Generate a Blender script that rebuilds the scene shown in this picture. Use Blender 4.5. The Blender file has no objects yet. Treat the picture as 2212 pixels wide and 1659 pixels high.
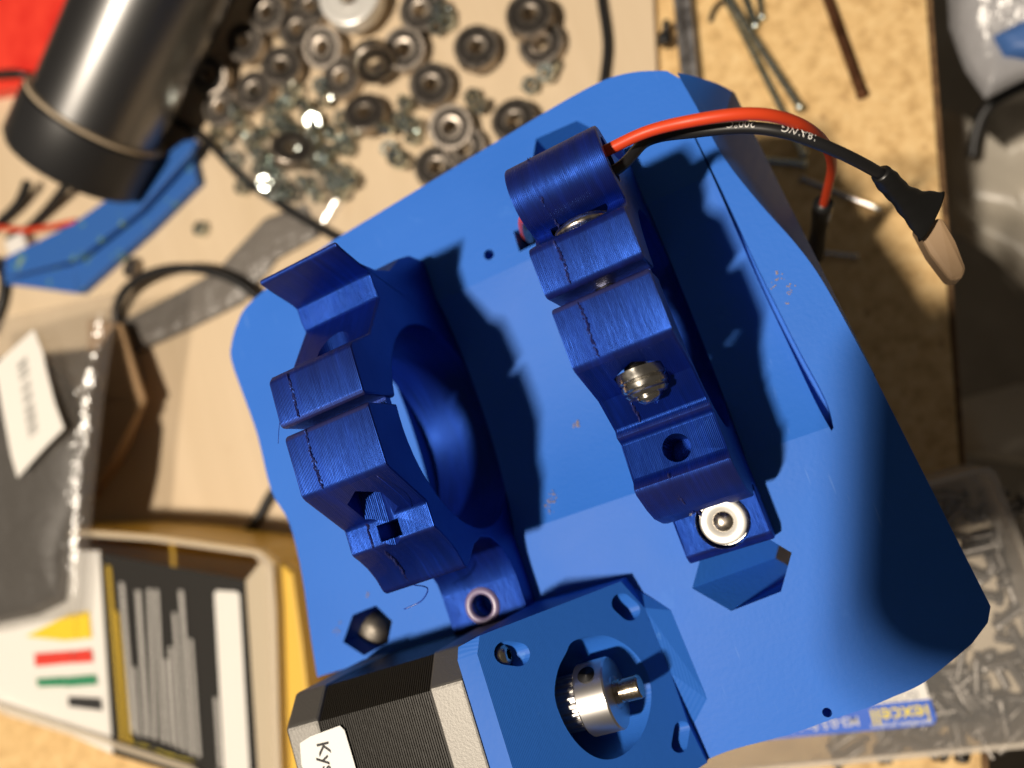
import bpy, bmesh, math, random
import numpy as np
from mathutils import Vector, Matrix
random.seed(7)
rng = random.Random(11)

# ------------------------------------------------------------------ camera
K = 1.165e-3                       # working millimetre -> metres
F, CX, CY = 1659.0, 1106.0, 829.5  # focal length and centre of a 2212 x 1659 frame
HCAM = 280.0                       # camera height above the bench, working mm
def _basis():
    n = np.array([1740 - CX, 940 - CY, F]); n /= np.linalg.norm(n)
    p = np.array([1000 - CX, 900 - CY, F]) / F
    a = math.radians(-22); d = (math.cos(a), math.sin(a))
    uz = -(d[0]*n[0] + d[1]*n[1]) / (p @ n)
    u = np.array([d[0] + uz*p[0], d[1] + uz*p[1], uz]); u /= np.linalg.norm(u)
    return np.stack([u, np.cross(-n, u), -n])
RB = _basis()
CAM = np.array([0, 0, HCAM])
def ray(x, y): return RB @ np.array([x - CX, y - CY, F])
def at(x, y, z=0.0):
    v = ray(x, y); return CAM + v * ((z - HCAM) / v[2])
def at_plane(x, y, p0, n):
    v = ray(x, y); return CAM + v * (((p0 - CAM) @ n) / (v @ n))

scene = bpy.context.scene
cd = bpy.data.cameras.new('camera'); cam = bpy.data.objects.new('camera', cd)
scene.collection.objects.link(cam); scene.camera = cam
r, up, bk = RB @ np.array([1., 0, 0]), RB @ np.array([0, -1., 0]), RB @ np.array([0, 0, -1.])
cam.matrix_world = Matrix(((r[0], up[0], bk[0], 0), (r[1], up[1], bk[1], 0), (r[2], up[2], bk[2], HCAM*K), (0, 0, 0, 1)))
cd.sensor_width = 36; cd.lens = 27; cd.clip_start = 0.005; cd.clip_end = 20
cd.dof.use_dof = True
focus = np.array([-62., 14, 158]); cd.dof.focus_distance = float((RB.T @ (focus - CAM))[2] * K)
cd.dof.aperture_fstop = 8.2

# ------------------------------------------------------------------ world, lamps, exposure
world = bpy.data.worlds.new('World'); scene.world = world; world.use_nodes = True
bg = world.node_tree.nodes['Background']; bg.inputs[0].default_value = (1.0, 0.86, 0.70, 1); bg.inputs[1].default_value = 0.075
LDIR = Vector((-0.262, -0.110, 1.0)).normalized()
def bulb(off, power):
    ld = bpy.data.lights.new('ceiling_bulb', 'POINT'); ld.energy = power; ld.shadow_soft_size = 0.024
    ld.color = (1.0, 0.87, 0.71)
    o = bpy.data.objects.new('ceiling_bulb', ld); scene.collection.objects.link(o)
    o.location = Vector((-.06, .03, .14)) + LDIR*1.5 + Vector(off)
for k in (-1, 0, 1): bulb((0.036*k, 0.026*k, 0), 47.0)
scene.view_settings.view_transform = 'Standard'; scene.view_settings.look = 'None'
scene.view_settings.exposure = 0.0; scene.view_settings.gamma = 1.0
scene.render.engine = 'CYCLES'
scene.cycles.max_bounces = 8; scene.cycles.transparent_max_bounces = 12

# ------------------------------------------------------------------ materials
MATS = {}
def mat(name, col, rough=0.5, metal=0.0, spec=0.5, trans=0.0, alpha=1.0, coat=0.0, ior=1.45, sss=0.0):
    m = bpy.data.materials.new(name); m.use_nodes = True
    b = m.node_tree.nodes['Principled BSDF']
    b.inputs['Base Color'].default_value = (*col, 1); b.inputs['Roughness'].default_value = rough
    b.inputs['Metallic'].default_value = metal; b.inputs['Specular IOR Level'].default_value = spec
    b.inputs['Transmission Weight'].default_value = trans; b.inputs['Alpha'].default_value = alpha
    b.inputs['Coat Weight'].default_value = coat; b.inputs['IOR'].default_value = ior
    if sss: b.inputs['Subsurface Weight'].default_value = sss; b.inputs['Subsurface Scale'].default_value = 0.002
    MATS[name] = m; return m
class NT:
    def __init__(s, m): s.t = m.node_tree; s.n = s.t.nodes; s.l = s.t.links; s.b = s.n['Principled BSDF']
    def node(s, ty, **kw):
        n = s.n.new(ty)
        for k, v in kw.items():
            if k.startswith('i_'): n.inputs[int(k[2:])].default_value = v
            else: setattr(n, k, v)
        return n
    def link(s, a, b): s.l.new(a, b)
    def coords(s, scale=(1, 1, 1), kind='Object', rot=(0, 0, 0)):
        tc = s.node('ShaderNodeTexCoord'); mp = s.node('ShaderNodeMapping'); mp.inputs['Scale'].default_value = scale
        mp.inputs['Rotation'].default_value = rot
        s.link(tc.outputs[kind], mp.inputs[0]); return mp.outputs[0]
    def noise(s, co, scale, detail=3, rough=.5):
        n = s.node('ShaderNodeTexNoise'); n.inputs['Scale'].default_value = scale; n.inputs['Detail'].default_value = detail
        n.inputs['Roughness'].default_value = rough; s.link(co, n.inputs['Vector']); return n.outputs['Fac']
    def ramp(s, fac, stops, interp='LINEAR'):
        n = s.node('ShaderNodeValToRGB'); n.color_ramp.interpolation = interp
        e = n.color_ramp.elements
        while len(e) < len(stops): e.new(.5)
        for el, (p, c) in zip(e, stops): el.position = p; el.color = (*c, 1) if len(c) == 3 else c
        s.link(fac, n.inputs[0]); return n.outputs[0]
    def mix(s, fac, a, b, mode='MIX'):
        n = s.node('ShaderNodeMix', data_type='RGBA', blend_type=mode)
        for so, v in ((n.inputs[0], fac), (n.inputs[6], a), (n.inputs[7], b)):
            if isinstance(v, (int, float)): so.default_value = v
            elif isinstance(v, tuple): so.default_value = (*v, 1)
            else: s.link(v, so)
        return n.outputs[2]
    def bump(s, h, strength=.3, dist=.001, prev=None):
        n = s.node('ShaderNodeBump'); n.inputs['Strength'].default_value = strength; n.inputs['Distance'].default_value = dist
        s.link(h, n.inputs['Height'])
        if prev is not None: s.link(prev, n.inputs['Normal'])
        return n.outputs[0]
    def wave(s, co, scale, dirn='X', dist=0., detail=0):
        n = s.node('ShaderNodeTexWave'); n.wave_type = 'BANDS'; n.bands_direction = dirn
        n.inputs['Scale'].default_value = scale; n.inputs['Distortion'].default_value = dist; n.inputs['Detail'].default_value = detail
        s.link(co, n.inputs['Vector']); return n.outputs['Fac']

# printed plate, cornflower-blue matte filament
m = mat('plate_blue', (.024, .132, .54), .56, spec=.24); t = NT(m)
co = t.coords()
n1 = t.noise(co, 22, 4); n2 = t.noise(co, 90, 5, .6)
base = t.ramp(n1, [(.25, (.020, .130, .545)), (.75, (.028, .150, .60))])
sm = t.ramp(n2, [(.66, (0, 0, 0)), (.78, (.35, .35, .35))])
base = t.mix(sm, base, (.06, .21, .66))
# fine rub marks
cs = t.coords((1, .09, 1), rot=(0, 0, 1.1)); sc = t.noise(cs, 800, 2)
scm = t.ramp(sc, [(.66, (0, 0, 0)), (.74, (1, 1, 1))]); pm = t.ramp(t.noise(co, 30, 2), [(.52, (0, 0, 0)), (.64, (.2, .2, .2))])
mk = t.mix(1.0, scm, pm, 'MULTIPLY'); base = t.mix(mk, base, (.20, .36, .72))
t.link(base, t.b.inputs['Base Color'])
wv = t.wave(t.coords((1, 1, 1)), 700, 'Y', 1.0, 1)
bn = t.bump(wv, .05, .0002); bn = t.bump(t.noise(co, 900, 2), .14, .0004, bn); bn = t.bump(t.noise(t.coords((.15, 1, 1)), 260, 3), .10, .0005, bn); t.link(bn, t.b.inputs['Normal'])
t.link(t.ramp(n1, [(.3, (.48,)*3), (.7, (.60,)*3)]), t.b.inputs['Roughness'])

# mount: same filament with stronger layer lines
m = mat('mount_blue', (.024, .128, .50), .5, spec=.2); t = NT(m)
co = t.coords(); wv = t.wave(t.coords((1, 1, 1)), 1100, 'Z', .4, 1)
bn = t.bump(wv, .12, .0002); bn = t.bump(t.noise(co, 700, 2), .12, .0003, bn); t.link(bn, t.b.inputs['Normal'])
sp = t.ramp(t.noise(co, 160, 4, .6), [(.68, (.023, .128, .52)), (.80, (.08, .24, .64))]); t.link(sp, t.b.inputs['Base Color'])

# clamps: dark translucent blue filament, layers stacked across the clamp
m = mat('clamp_blue', (.003, .016, .24), .46, spec=1.0, ior=1.82); t = NT(m); t.b.inputs['Specular Tint'].default_value = (.055, .20, 1, 1)
co = t.coords(); stretch = t.coords((1, .05, .05)); st2 = t.coords((1, .25, .25))
ns = t.noise(stretch, 900, 4, .65); nb = t.noise(co, 85, 3); nw = t.noise(st2, 130, 3, .6)
c1 = t.ramp(ns, [(.30, (.0004, .0022, .045)), (.52, (.0008, .005, .10)), (.74, (.0018, .013, .18))])
c1 = t.mix(t.ramp(nw, [(.40, (.75, .75, .75)), (.60, (0, 0, 0))]), c1, (.0016, .005, .065))
c1 = t.mix(t.ramp(nb, [(.56, (0, 0, 0)), (.74, (.45, .45, .45))]), c1, (.006, .010, .075))  # greyish sheen patches painted into the colour
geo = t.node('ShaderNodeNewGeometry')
ed = t.ramp(geo.outputs['Pointiness'], [(.53, (0, 0, 0)), (.62, (.55, .55, .55))])  # sheen along convex edges, painted into the base colour
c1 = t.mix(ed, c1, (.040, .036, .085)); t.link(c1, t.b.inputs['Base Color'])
wv = t.wave(t.coords((1, 1, 1)), 900, 'X', .25, 1)
bn = t.bump(wv, .32, .0002); bn = t.bump(ns, .30, .0004, bn); t.link(bn, t.b.inputs['Normal'])
t.link(t.ramp(nw, [(.3, (.36,)*3), (.7, (.52,)*3)]), t.b.inputs['Roughness'])

mat('clamp_seam', (.004, .022, .26), .25, spec=.6, coat=.2)
mat('hole_rim', (.20, .16, .28), .30, spec=.6)

# pale plywood sheet
m = mat('plywood', (.60, .42, .235), .55, spec=.3); t = NT(m)
co = t.coords((1, .07, 1), rot=(0, 0, .35)); g = t.noise(co, 60, 5, .6)
c = t.ramp(g, [(.3, (.59, .465, .315)), (.7, (.645, .515, .36))])
c = t.mix(t.ramp(t.noise(t.coords(), 40, 2), [(.70, (0, 0, 0)), (.8, (.35, .35, .35))]), c, (.38, .23, .11))
t.link(c, t.b.inputs['Base Color']); t.link(t.bump(g, .08, .0005), t.b.inputs['Normal'])
# particle board
m = mat('particle_board', (.46, .265, .10), .6, spec=.3); t = NT(m)
co = t.coords((1, 1, .5)); v = t.node('ShaderNodeTexVoronoi'); v.inputs['Scale'].default_value = 260; t.link(co, v.inputs['Vector'])
a = t.noise(co, 150, 4, .65); b_ = t.noise(co, 340, 3, .6)
c = t.ramp(a, [(.30, (.46, .29, .12)), (.5, (.67, .455, .21)), (.72, (.77, .56, .285))])
c = t.mix(t.ramp(b_, [(.60, (0, 0, 0)), (.75, (.8, .8, .8))]), c, (.76, .58, .32))
c = t.mix(t.ramp(t.noise(t.coords((1, .4, 1)), 220, 2), [(.66, (0, 0, 0)), (.74, (.6, .6, .6))]), c, (.33, .18, .075))
t.link(c, t.b.inputs['Base Color']); t.link(t.bump(b_, .12, .0006), t.b.inputs['Normal'])
m = mat('board_edge', (.16, .085, .035), .8); t = NT(m)
t.link(t.ramp(t.noise(t.coords(), 300, 4), [(.3, (.09, .045, .02)), (.7, (.26, .15, .065))]), t.b.inputs['Base Color'])
m = mat('concrete', (.30, .27, .22), .8); t = NT(m)
t.link(t.ramp(t.noise(t.coords(), 5, 5, .6), [(.3, (.19, .165, .13)), (.7, (.38, .345, .285))]), t.b.inputs['Base Color'])

def metal(name, col, rough, bumpscale=0, bstr=.1):
    m = mat(name, col, rough, 1.0)
    if bumpscale:
        t = NT(m); n = t.noise(t.coords(), bumpscale, 3); t.link(t.bump(n, bstr, .0003), t.b.inputs['Normal'])
        t.link(t.ramp(n, [(.3, (rough*.7,)*3), (.7, (min(1, rough*1.35),)*3)]), t.b.inputs['Roughness'])
    return m
metal('steel', (.62, .60, .56), .22, 500, .05)
metal('bolt_steel', (.60, .54, .46), .27, 700, .05)
mat('bright_steel', (.82, .81, .78), .33, .35)
metal('screw_steel', (.20, .185, .17), .42, 400, .1)
metal('zinc', (.58, .64, .61), .22, 400, .1)
metal('bearing_steel', (.34, .30, .26), .40, 300, .08)
metal('pocket_steel', (.17, .155, .135), .55, 260, .6)
metal('dark_steel', (.16, .14, .125), .38, 400, .1)
metal('aluminium', (.74, .72, .70), .34)
metal('shaft_steel', (.50, .43, .34), .22, 900, .04)
metal('grey_rail', (.42, .41, .42), .35, 200, .1)
metal('brown_rod', (.14, .065, .035), .45, 300, .1)
m = metal('cast_cap', (.235, .228, .215), .58); t = NT(m)
n = t.noise(t.coords(), 1500, 3, .7); t.link(t.bump(n, .17, .0006), t.b.inputs['Normal'])
mat('washer_white', (.72, .71, .67), .35, .35)
m = mat('lamination', (.016, .014, .011), .42, spec=.35); t = NT(m)
t.link(t.bump(t.noise(t.coords(), 600, 2), .15, .0003), t.b.inputs['Normal'])
mat('black_rubber', (.010, .010, .011), .45)
m = mat('black_wire', (.012, .012, .013), .42)
mat('heat_shrink', (.008, .008, .008), .38)
mat('red_wire', (.62, .055, .015), .42, spec=.4)
mat('seal_black', (.022, .019, .017), .7, spec=.2)
m = mat('can_black', (.005, .005, .006), .33, spec=1.0, ior=1.75)
mat('cap_black', (.014, .014, .015), .42)
mat('rim_beige', (.45, .36, .25), .5)
m = mat('red_plastic', (.70, .030, .018), .45); t = NT(m)
t.link(t.ramp(t.noise(t.coords(), 60, 3), [(.35, (.66, .026, .016)), (.7, (.82, .055, .03))]), t.b.inputs['Base Color'])
m = mat('bracket_blue', (.020, .105, .38), .55); t = NT(m)
sp = t.ramp(t.noise(t.coords(), 95, 4, .65), [(.60, (.020, .105, .38)), (.66, (.10, .26, .16)), (.74, (.30, .30, .24))]); t.link(sp, t.b.inputs['Base Color'])
mat('white_plastic', (.72, .70, .68), .4)
mat('paper_white', (.74, .72, .68), .6)
mat('label_white', (.76, .77, .76), .30, spec=.5)
mat('ink_black', (.012, .012, .014), .6)
mat('ink_white', (.62, .62, .60), .6)
mat('ink_grey', (.34, .34, .35), .6)
mat('ink_yellow', (.74, .60, .03), .5)
mat('label_blue', (.010, .10, .56), .4)
mat('tan_plastic', (.30, .20, .115), .5)
mat('cardboard', (.42, .27, .145), .8); mat('dust', (.46, .36, .27), .9)
mat('swatch_yellow', (.78, .55, .02), .45); mat('swatch_red', (.66, .035, .02), .45)
mat('swatch_green', (.02, .22, .10), .45); mat('swatch_black', (.012, .012, .012), .5)
mat('yellow_plastic', (.70, .44, .06), .4)
def clear_film(name, col, diff, gloss, rough, sc=60, st=.4):
    m = mat(name, col, rough); t = NT(m); out = t.n['Material Output']
    tr = t.node('ShaderNodeBsdfTransparent'); gl = t.node('ShaderNodeBsdfGlossy'); df = t.node('ShaderNodeBsdfDiffuse')
    gl.inputs['Roughness'].default_value = rough; df.inputs['Color'].default_value = (*col, 1)
    bp = t.bump(t.noise(t.coords(), sc, 4, .6), st, .004)
    for q in (gl, df): t.link(bp, q.inputs['Normal'])
    m1 = t.node('ShaderNodeMixShader', i_0=diff); t.link(tr.outputs[0], m1.inputs[1]); t.link(df.outputs[0], m1.inputs[2])
    m2 = t.node('ShaderNodeMixShader', i_0=gloss); t.link(m1.outputs[0], m2.inputs[1]); t.link(gl.outputs[0], m2.inputs[2])
    t.link(m2.outputs[0], out.inputs['Surface']); return m
clear_film('clear_plastic', (.8, .78, .75), .07, .05, .12, 40, .15)
m = mat('frosted_plastic', (.70, .60, .46), .30, alpha=.55, spec=.6)
m = mat('box_wall', (.66, .60, .52), .30, alpha=.45, spec=.6)
def film(name, col, alpha, rough, sc=60, st=.6):
    m = mat(name, col, rough, alpha=alpha, spec=.7); t = NT(m)
    n = t.noise(t.coords(), sc, 4, .6); t.link(t.bump(n, st, .004), t.b.inputs['Normal']); return m
film('grey_film', (.17, .155, .14), .96, .30, 90, .8)
clear_film('pouch_film', (.50, .45, .40), .09, .09, .20, 55, .9)
clear_film('lid_film', (.8, .78, .75), .015, .03, .12, 30, .1)
film('dark_pouch', (.027, .026, .025), 1.0, .55, 45, .6)
film('bag_film', (.40, .40, .42), .75, .25, 35, .9)
film('pale_film', (.50, .46, .39), .85, .35, 14, .9)
mat('bag_blue', (.05, .13, .36), .5)
mat('phone_back', (.03, .03, .035), .35); mat('phone_lens', (.01, .01, .012), .1)
# barcode label: paper with printed bars
m = mat('barcode_paper', (.74, .72, .68), .55); t = NT(m)
uv = t.node('ShaderNodeTexCoord'); sx = t.node('ShaderNodeSeparateXYZ'); t.link(uv.outputs['UV'], sx.inputs[0])
cb = t.node('ShaderNodeCombineXYZ'); t.link(sx.outputs[1], cb.inputs[0])
bars = t.ramp(t.noise(cb.outputs[0], 46, 1), [(.5, (1, 1, 1)), (.51, (0, 0, 0))], 'CONSTANT')
def band(lo, hi, s):
    a = t.node('ShaderNodeMath', operation='GREATER_THAN', i_1=lo); b = t.node('ShaderNodeMath', operation='LESS_THAN', i_1=hi)
    t.link(s, a.inputs[0]); t.link(s, b.inputs[0]); c = t.node('ShaderNodeMath', operation='MULTIPLY')
    t.link(a.outputs[0], c.inputs[0]); t.link(b.outputs[0], c.inputs[1]); return c.outputs[0]
k1 = band(.52, .76, sx.outputs[0]); k2 = band(.15, .82, sx.outputs[1])
mm = t.node('ShaderNodeMath', operation='MULTIPLY'); t.link(k1, mm.inputs[0]); t.link(k2, mm.inputs[1])
inv = t.mix(mm.outputs[0], (0, 0, 0), t.mix(bars, (1, 1, 1), (0, 0, 0)))
t.link(t.mix(inv, (.74, .72, .68), (.06, .06, .06)), t.b.inputs['Base Color'])
# black card with rows of fine print
def print_rows(name, ink):
    m = mat(name, ink, .7, spec=.1); t = NT(m)
    uv = t.node('ShaderNodeTexCoord'); mp = t.node('ShaderNodeMapping'); mp.inputs['Scale'].default_value = (1, 1, 1)
    t.link(uv.outputs['UV'], mp.inputs[0])
    n = t.noise(mp.outputs[0], 900, 2); t.link(t.ramp(n, [(.44, (.02, .018, .015)), (.52, ink)]), t.b.inputs['Base Color'])
print_rows('print_white', (.62, .60, .57)); print_rows('print_yellow', (.60, .40, .03))
mat('rim_cream', (.50, .42, .30), .4)
mat('card_black', (.008, .007, .006), .6, spec=.2)

# ------------------------------------------------------------------ object helpers
COL = scene.collection
def V(p): return np.array(p, float)
def thing(name, label, cat, loc, group=None):
    o = bpy.data.objects.new(name, None); COL.objects.link(o); o.empty_display_size = .005
    o.location = V(loc)*K; o['label'] = label; o['category'] = cat
    if group: o['group'] = group
    o['_b'] = [float(x) for x in loc]; return o
def tag(o, label, cat, group=None):
    o['label'] = label; o['category'] = cat
    if group: o['group'] = group
    return o
def basev(parent): return V(parent['_b']) if parent is not None else V((0, 0, 0))
def obj(name, verts, faces, material, parent=None, smooth=False, base=None, uvs=None):
    """verts in working mm (world); base = the object's own origin when top-level"""
    b = basev(parent) if parent is not None else (V(base) if base is not None else V((0, 0, 0)))
    me = bpy.data.meshes.new(name); me.from_pydata([tuple((V(v) - b)*K) for v in verts], [], faces); me.update()
    bm = bmesh.new(); bm.from_mesh(me); bmesh.ops.recalc_face_normals(bm, faces=bm.faces); bm.to_mesh(me); bm.free()
    if uvs:
        ul = me.uv_layers.new(name='UVMap')
        for p in me.polygons:
            for li in p.loop_indices: ul.data[li].uv = uvs[me.loops[li].vertex_index]
    if material: me.materials.append(MATS[material])
    if smooth:
        for p in me.polygons: p.use_smooth = True
    o = bpy.data.objects.new(name, me); COL.objects.link(o)
    o['_b'] = [float(x) for x in b]
    if parent is not None: o.parent = parent
    else: o.location = b*K
    return o
def autosmooth(o, ang=35):
    me = o.data
    bm = bmesh.new(); bm.from_mesh(me)
    for f in bm.faces: f.smooth = not (len(f.verts) > 8)
    for e in bm.edges:
        if len(e.link_faces) == 2 and e.calc_face_angle(0) > math.radians(ang): e.smooth = False
    bm.to_mesh(me); bm.free(); return o
def prism(poly, d):
    """closed prism: polygon (list of 3-vectors) pushed along d"""
    n = len(poly); d = V(d); vs = [V(p) for p in poly] + [V(p) + d for p in poly]
    fs = [list(range(n))[::-1], list(range(n, 2*n))] + [[i, (i+1) % n, n + (i+1) % n, n + i] for i in range(n)]
    return vs, fs
def frame(axis, hint=(0, 0, 1)):
    a = V(axis)/np.linalg.norm(axis); h = V(hint)
    if abs(a @ h) > .95: h = V((1, 0, 0))
    x = np.cross(h, a); x /= np.linalg.norm(x); return x, np.cross(a, x), a
def lathe(c, axis, prof, seg=32, closed=False, hint=(0, 0, 1)):
    """prof: list of (radius, distance along axis)"""
    x, y, a = frame(axis, hint); c = V(c); vs = []; fs = []
    for (r_, h) in prof:
        for k in range(seg):
            th = 2*math.pi*k/seg; vs.append(c + a*h + (x*math.cos(th) + y*math.sin(th))*r_)
    n = len(prof)
    for i in range(n if closed else n - 1):
        j = (i+1) % n
        for k in range(seg):
            l = (k+1) % seg; fs.append([i*seg+k, i*seg+l, j*seg+l, j*seg+k])
    if not closed:
        if prof[0][0] > 1e-6: fs.append(list(range(seg))[::-1])
        if prof[-1][0] > 1e-6: fs.append([(n-1)*seg+k for k in range(seg)])
    return vs, fs
def spline(pts, n=8):
    P = [V(p) for p in pts]; out = []
    for i in range(len(P)-1):
        p0, p1, p2, p3 = P[max(i-1, 0)], P[i], P[i+1], P[min(i+2, len(P)-1)]
        for k in range(n):
            t = k/n; out.append(.5*((2*p1) + (-p0+p2)*t + (2*p0-5*p1+4*p2-p3)*t*t + (-p0+3*p1-3*p2+p3)*t**3))
    out.append(P[-1]); return out
def tube(pts, rad, seg=12, n=8, flat=None):
    path = spline(pts, n) if n else [V(p) for p in pts]
    m_ = len(path); rr = rad if callable(rad) else (lambda t: rad)
    vs = []; fs = []; px_ = None
    for i, p in enumerate(path):
        tg = path[min(i+1, m_-1)] - path[max(i-1, 0)]; tg = tg/ (np.linalg.norm(tg) + 1e-9)
        if px_ is None: x, y, _ = frame(tg)
        else:
            x = px_ - tg*(px_ @ tg); x /= np.linalg.norm(x); y = np.cross(tg, x)
        px_ = x; q = rr(i/(m_-1))
        for k in range(seg):
            th = 2*math.pi*k/seg; vs.append(p + (x*math.cos(th) + y*math.sin(th))*q)
    for i in range(m_-1):
        for k in range(seg):
            l = (k+1) % seg; fs.append([i*seg+k, i*seg+l, (i+1)*seg+l, (i+1)*seg+k])
    fs.append(list(range(seg))[::-1]); fs.append([(m_-1)*seg+k for k in range(seg)])
    return vs, fs
def bevel(o, w, seg=2, ang=30):
    md = o.modifiers.new('b', 'BEVEL'); md.width = w*K; md.segments = seg; md.limit_method = 'ANGLE'; md.angle_limit = math.radians(ang)
    md.harden_normals = False; return o
def bake(o):
    dg = bpy.context.evaluated_depsgraph_get(); me = bpy.data.meshes.new_from_object(o.evaluated_get(dg))
    old = o.data; o.modifiers.clear(); me.name = old.name; o.data = me; bpy.data.meshes.remove(old)
def cut(o, cutters):
    """subtract closed (verts, faces) solids, given in working mm"""
    tmp = []
    for (vs, fs) in cutters:
        c = obj('cutter', vs, fs, None); tmp.append(c)
        md = o.modifiers.new('c', 'BOOLEAN'); md.operation = 'DIFFERENCE'; md.object = c; md.solver = 'EXACT'
    bpy.context.view_layer.update(); bake(o)
    for c in tmp:
        me = c.data; bpy.data.objects.remove(c); bpy.data.meshes.remove(me)
    return o
def copy_tree(o, parent=None):
    c = o.copy(); COL.objects.link(c)
    if parent is not None: c.parent = parent
    for ch in list(o.children): copy_tree(ch, c)
    return c
def text_mesh(name, s, size, origin, xdir, ydir, material, parent, align='LEFT', bold=0.0, bend=None):
    cu = bpy.data.curves.new(name, 'FONT'); cu.body = s; cu.size = 1.0; cu.align_x = align; cu.align_y = 'CENTER'; cu.offset = bold
    cu.resolution_u = 3
    to = bpy.data.objects.new(name, cu); COL.objects.link(to); bpy.context.view_layer.update()
    dg = bpy.context.evaluated_depsgraph_get(); me = bpy.data.meshes.new_from_object(to.evaluated_get(dg))
    vs = [(v.co.x*size, v.co.y*size) for v in me.vertices]; fs = [list(p.vertices) for p in me.polygons]
    bpy.data.objects.remove(to); bpy.data.curves.remove(cu); bpy.data.meshes.remove(me)
    xd = V(xdir)/np.linalg.norm(xdir); yd = V(ydir)/np.linalg.norm(ydir)
    if bend: P = [bend(a, b) for a, b in vs]
    else: P = [V(origin) + xd*a + yd*b for a, b in vs]
    return obj(name, P, fs, material, parent)
def struct(o): o['kind'] = 'structure'; return o
def sheet(px, z, d):
    return prism([at(x, y, z) for x, y in px], (0, 0, -d))

# ------------------------------------------------------------------ setting: bench, plywood sheet, floor
e0, e1_ = at(2000, 0, 0), at(2075, 1030, 0); ed_ = (e1_ - e0)/np.linalg.norm(e1_ - e0)
A = e0 - ed_*500; B = e0 + ed_*700
bench = struct(obj('workbench_top', *prism([A, B, B + V((-1300, -60, 0)), A + V((-1300, -60, 0))], (0, 0, -24)), 'particle_board'))
struct(obj('bench_edge_band', *prism([A + V((.8, 0, -1)), B + V((.8, 0, -1)), B + V((.8, 0, -23)), A + V((.8, 0, -23))], (1.2, .2, 0)), 'board_edge'))
q0, q1 = at(1411, 0, 4), at(1418, 150, 4); qd = (q0 - q1)/np.linalg.norm(q0 - q1)
ply = [q0 + qd*400, q1 - qd*330]
ply += [at(560, 1690, 4), at(-60, 1525, 4), at(-600, 1400, 4), at(-700, 0, 4), at(-300, -600, 4)]
struct(obj('plywood_sheet', *prism(ply, (0, 0, -3.95)), 'plywood'))
struct(obj('floor', [(-3000, -3000, -560), (3000, -3000, -560), (3000, 3000, -560), (-3000, 3000, -560)], [[0, 1, 2, 3]], 'concrete'))

# ------------------------------------------------------------------ blue printed deck plate
ZP = 118.0; TH = 18.0
plate = thing('deck_plate', 'large cornflower-blue printed deck plate with rounded corners under both dark blue clamps', 'printed part', at(1100, 900, 0))
out_px = [(720, 519), (1000, 350), (1200, 229), (1290, 180), (1335, 163), (1385, 154), (1440, 153)]
R_top = [(1462, 157), (1505, 232), (1562, 338), (1640, 438), (1715, 522), (1766, 590), (1816, 676), (1886, 806)]
out2 = [(2140, 1310), (2134, 1345), (2100, 1390), (2050, 1432), (1990, 1478), (1930, 1505), (1870, 1530), (1800, 1553), (1700, 1588), (1590, 1617), (1530, 1640), (1470, 1672), (1400, 1720)]
out3 = [(1180, 1790), (900, 1700), (690, 1490), (672, 1380), (652, 1240), (625, 1130), (586, 1060), (556, 940), (528, 860), (500, 780), (500, 742), (512, 700), (534, 660), (600, 603)]
def sm2(P, n=4): return [tuple(q[:2]) for q in spline([(x, y, 0) for x, y in P], n)]
sil_px = [(1490, 162), (1548, 180), (1587, 200), (1661, 353), (1721, 473), (1769, 568), (1830, 690), (1891, 812)]
out_px, R_s = sm2(out_px), sm2(R_top)
o2 = sm2(out2[2:]); o3a = out3[:2]; o3 = sm2(out3[2:])
top = [at(x, y, ZP) for x, y in out_px + R_s[1:] + out2[:2] + o2 + o3a + o3]
body = obj('body', *prism(top, (0, 0, -TH)), 'plate_blue', plate)
# shoulder that falls away along the upper right edge
sil = [(1490, 162), (1548, 180), (1587, 200), (1661, 353), (1721, 473), (1769, 568), (1830, 690), (1891, 812)]
zz = [ZP-3, ZP-12, ZP-22, ZP-20, ZP-15, ZP-9, ZP-3, ZP-1.5]
# cradle trough
trough = []
yc, rc = 28.5, 84.0; zc = ZP + math.sqrt(rc*rc - 28.5**2)
xa0, xa1 = at(1493, 290, ZP)[0], at(1797, 925, ZP)[0]
arc = []
nseg = 40; half = math.asin(28.5/rc)
for i in range(nseg+1):
    th = -half + 2*half*i/nseg; arc.append((yc + rc*math.sin(th), zc - rc*math.cos(th)))
arc2 = [(-.0, ZP+6)] ; prof = [(yc-28.5, ZP+4)] + arc + [(yc+28.5, ZP+4)]
gc = [at(x, y, ZP) for x, y in sm2([(1498, 291), (1556, 412), (1632, 577), (1712, 740), (1774, 864), (1799, 926)], 6)]
gy = [p[1] for p in gc][::-1]; gx = [p[0] for p in gc][::-1]
def x_groove(y): return float(np.interp(y, gy, gx))
vs = []
for (y, z) in prof: vs.append((-93, y, z))
for (y, z) in prof:
    vs.append((x_groove(y), y, z))
n = len(prof); fs = [list(range(n))[::-1], list(range(n, 2*n))] + [[i, (i+1) % n, n + (i+1) % n, n + i] for i in range(n)]
cuts = [(vs, fs)]
RC2 = 40.5; ZC2 = ZP + math.sqrt(RC2*RC2 - 28.5**2)
def pocket(xa, xb):
    P = [(yc - 28.3, ZP + 1)] + [(yc + RC2*math.sin(math.asin(28.3/RC2)*(2*i/30 - 1)), ZC2 - RC2*math.cos(math.asin(28.3/RC2)*(2*i/30 - 1))) for i in range(31)] + [(yc + 28.3, ZP + 1)]
    return prism([(xa, y, z) for y, z in P], (xb - xa, 0, 0))
cuts.append(pocket(-83.9, -64.9)); cuts.append(pocket(-29.9, -12.1))
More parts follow.
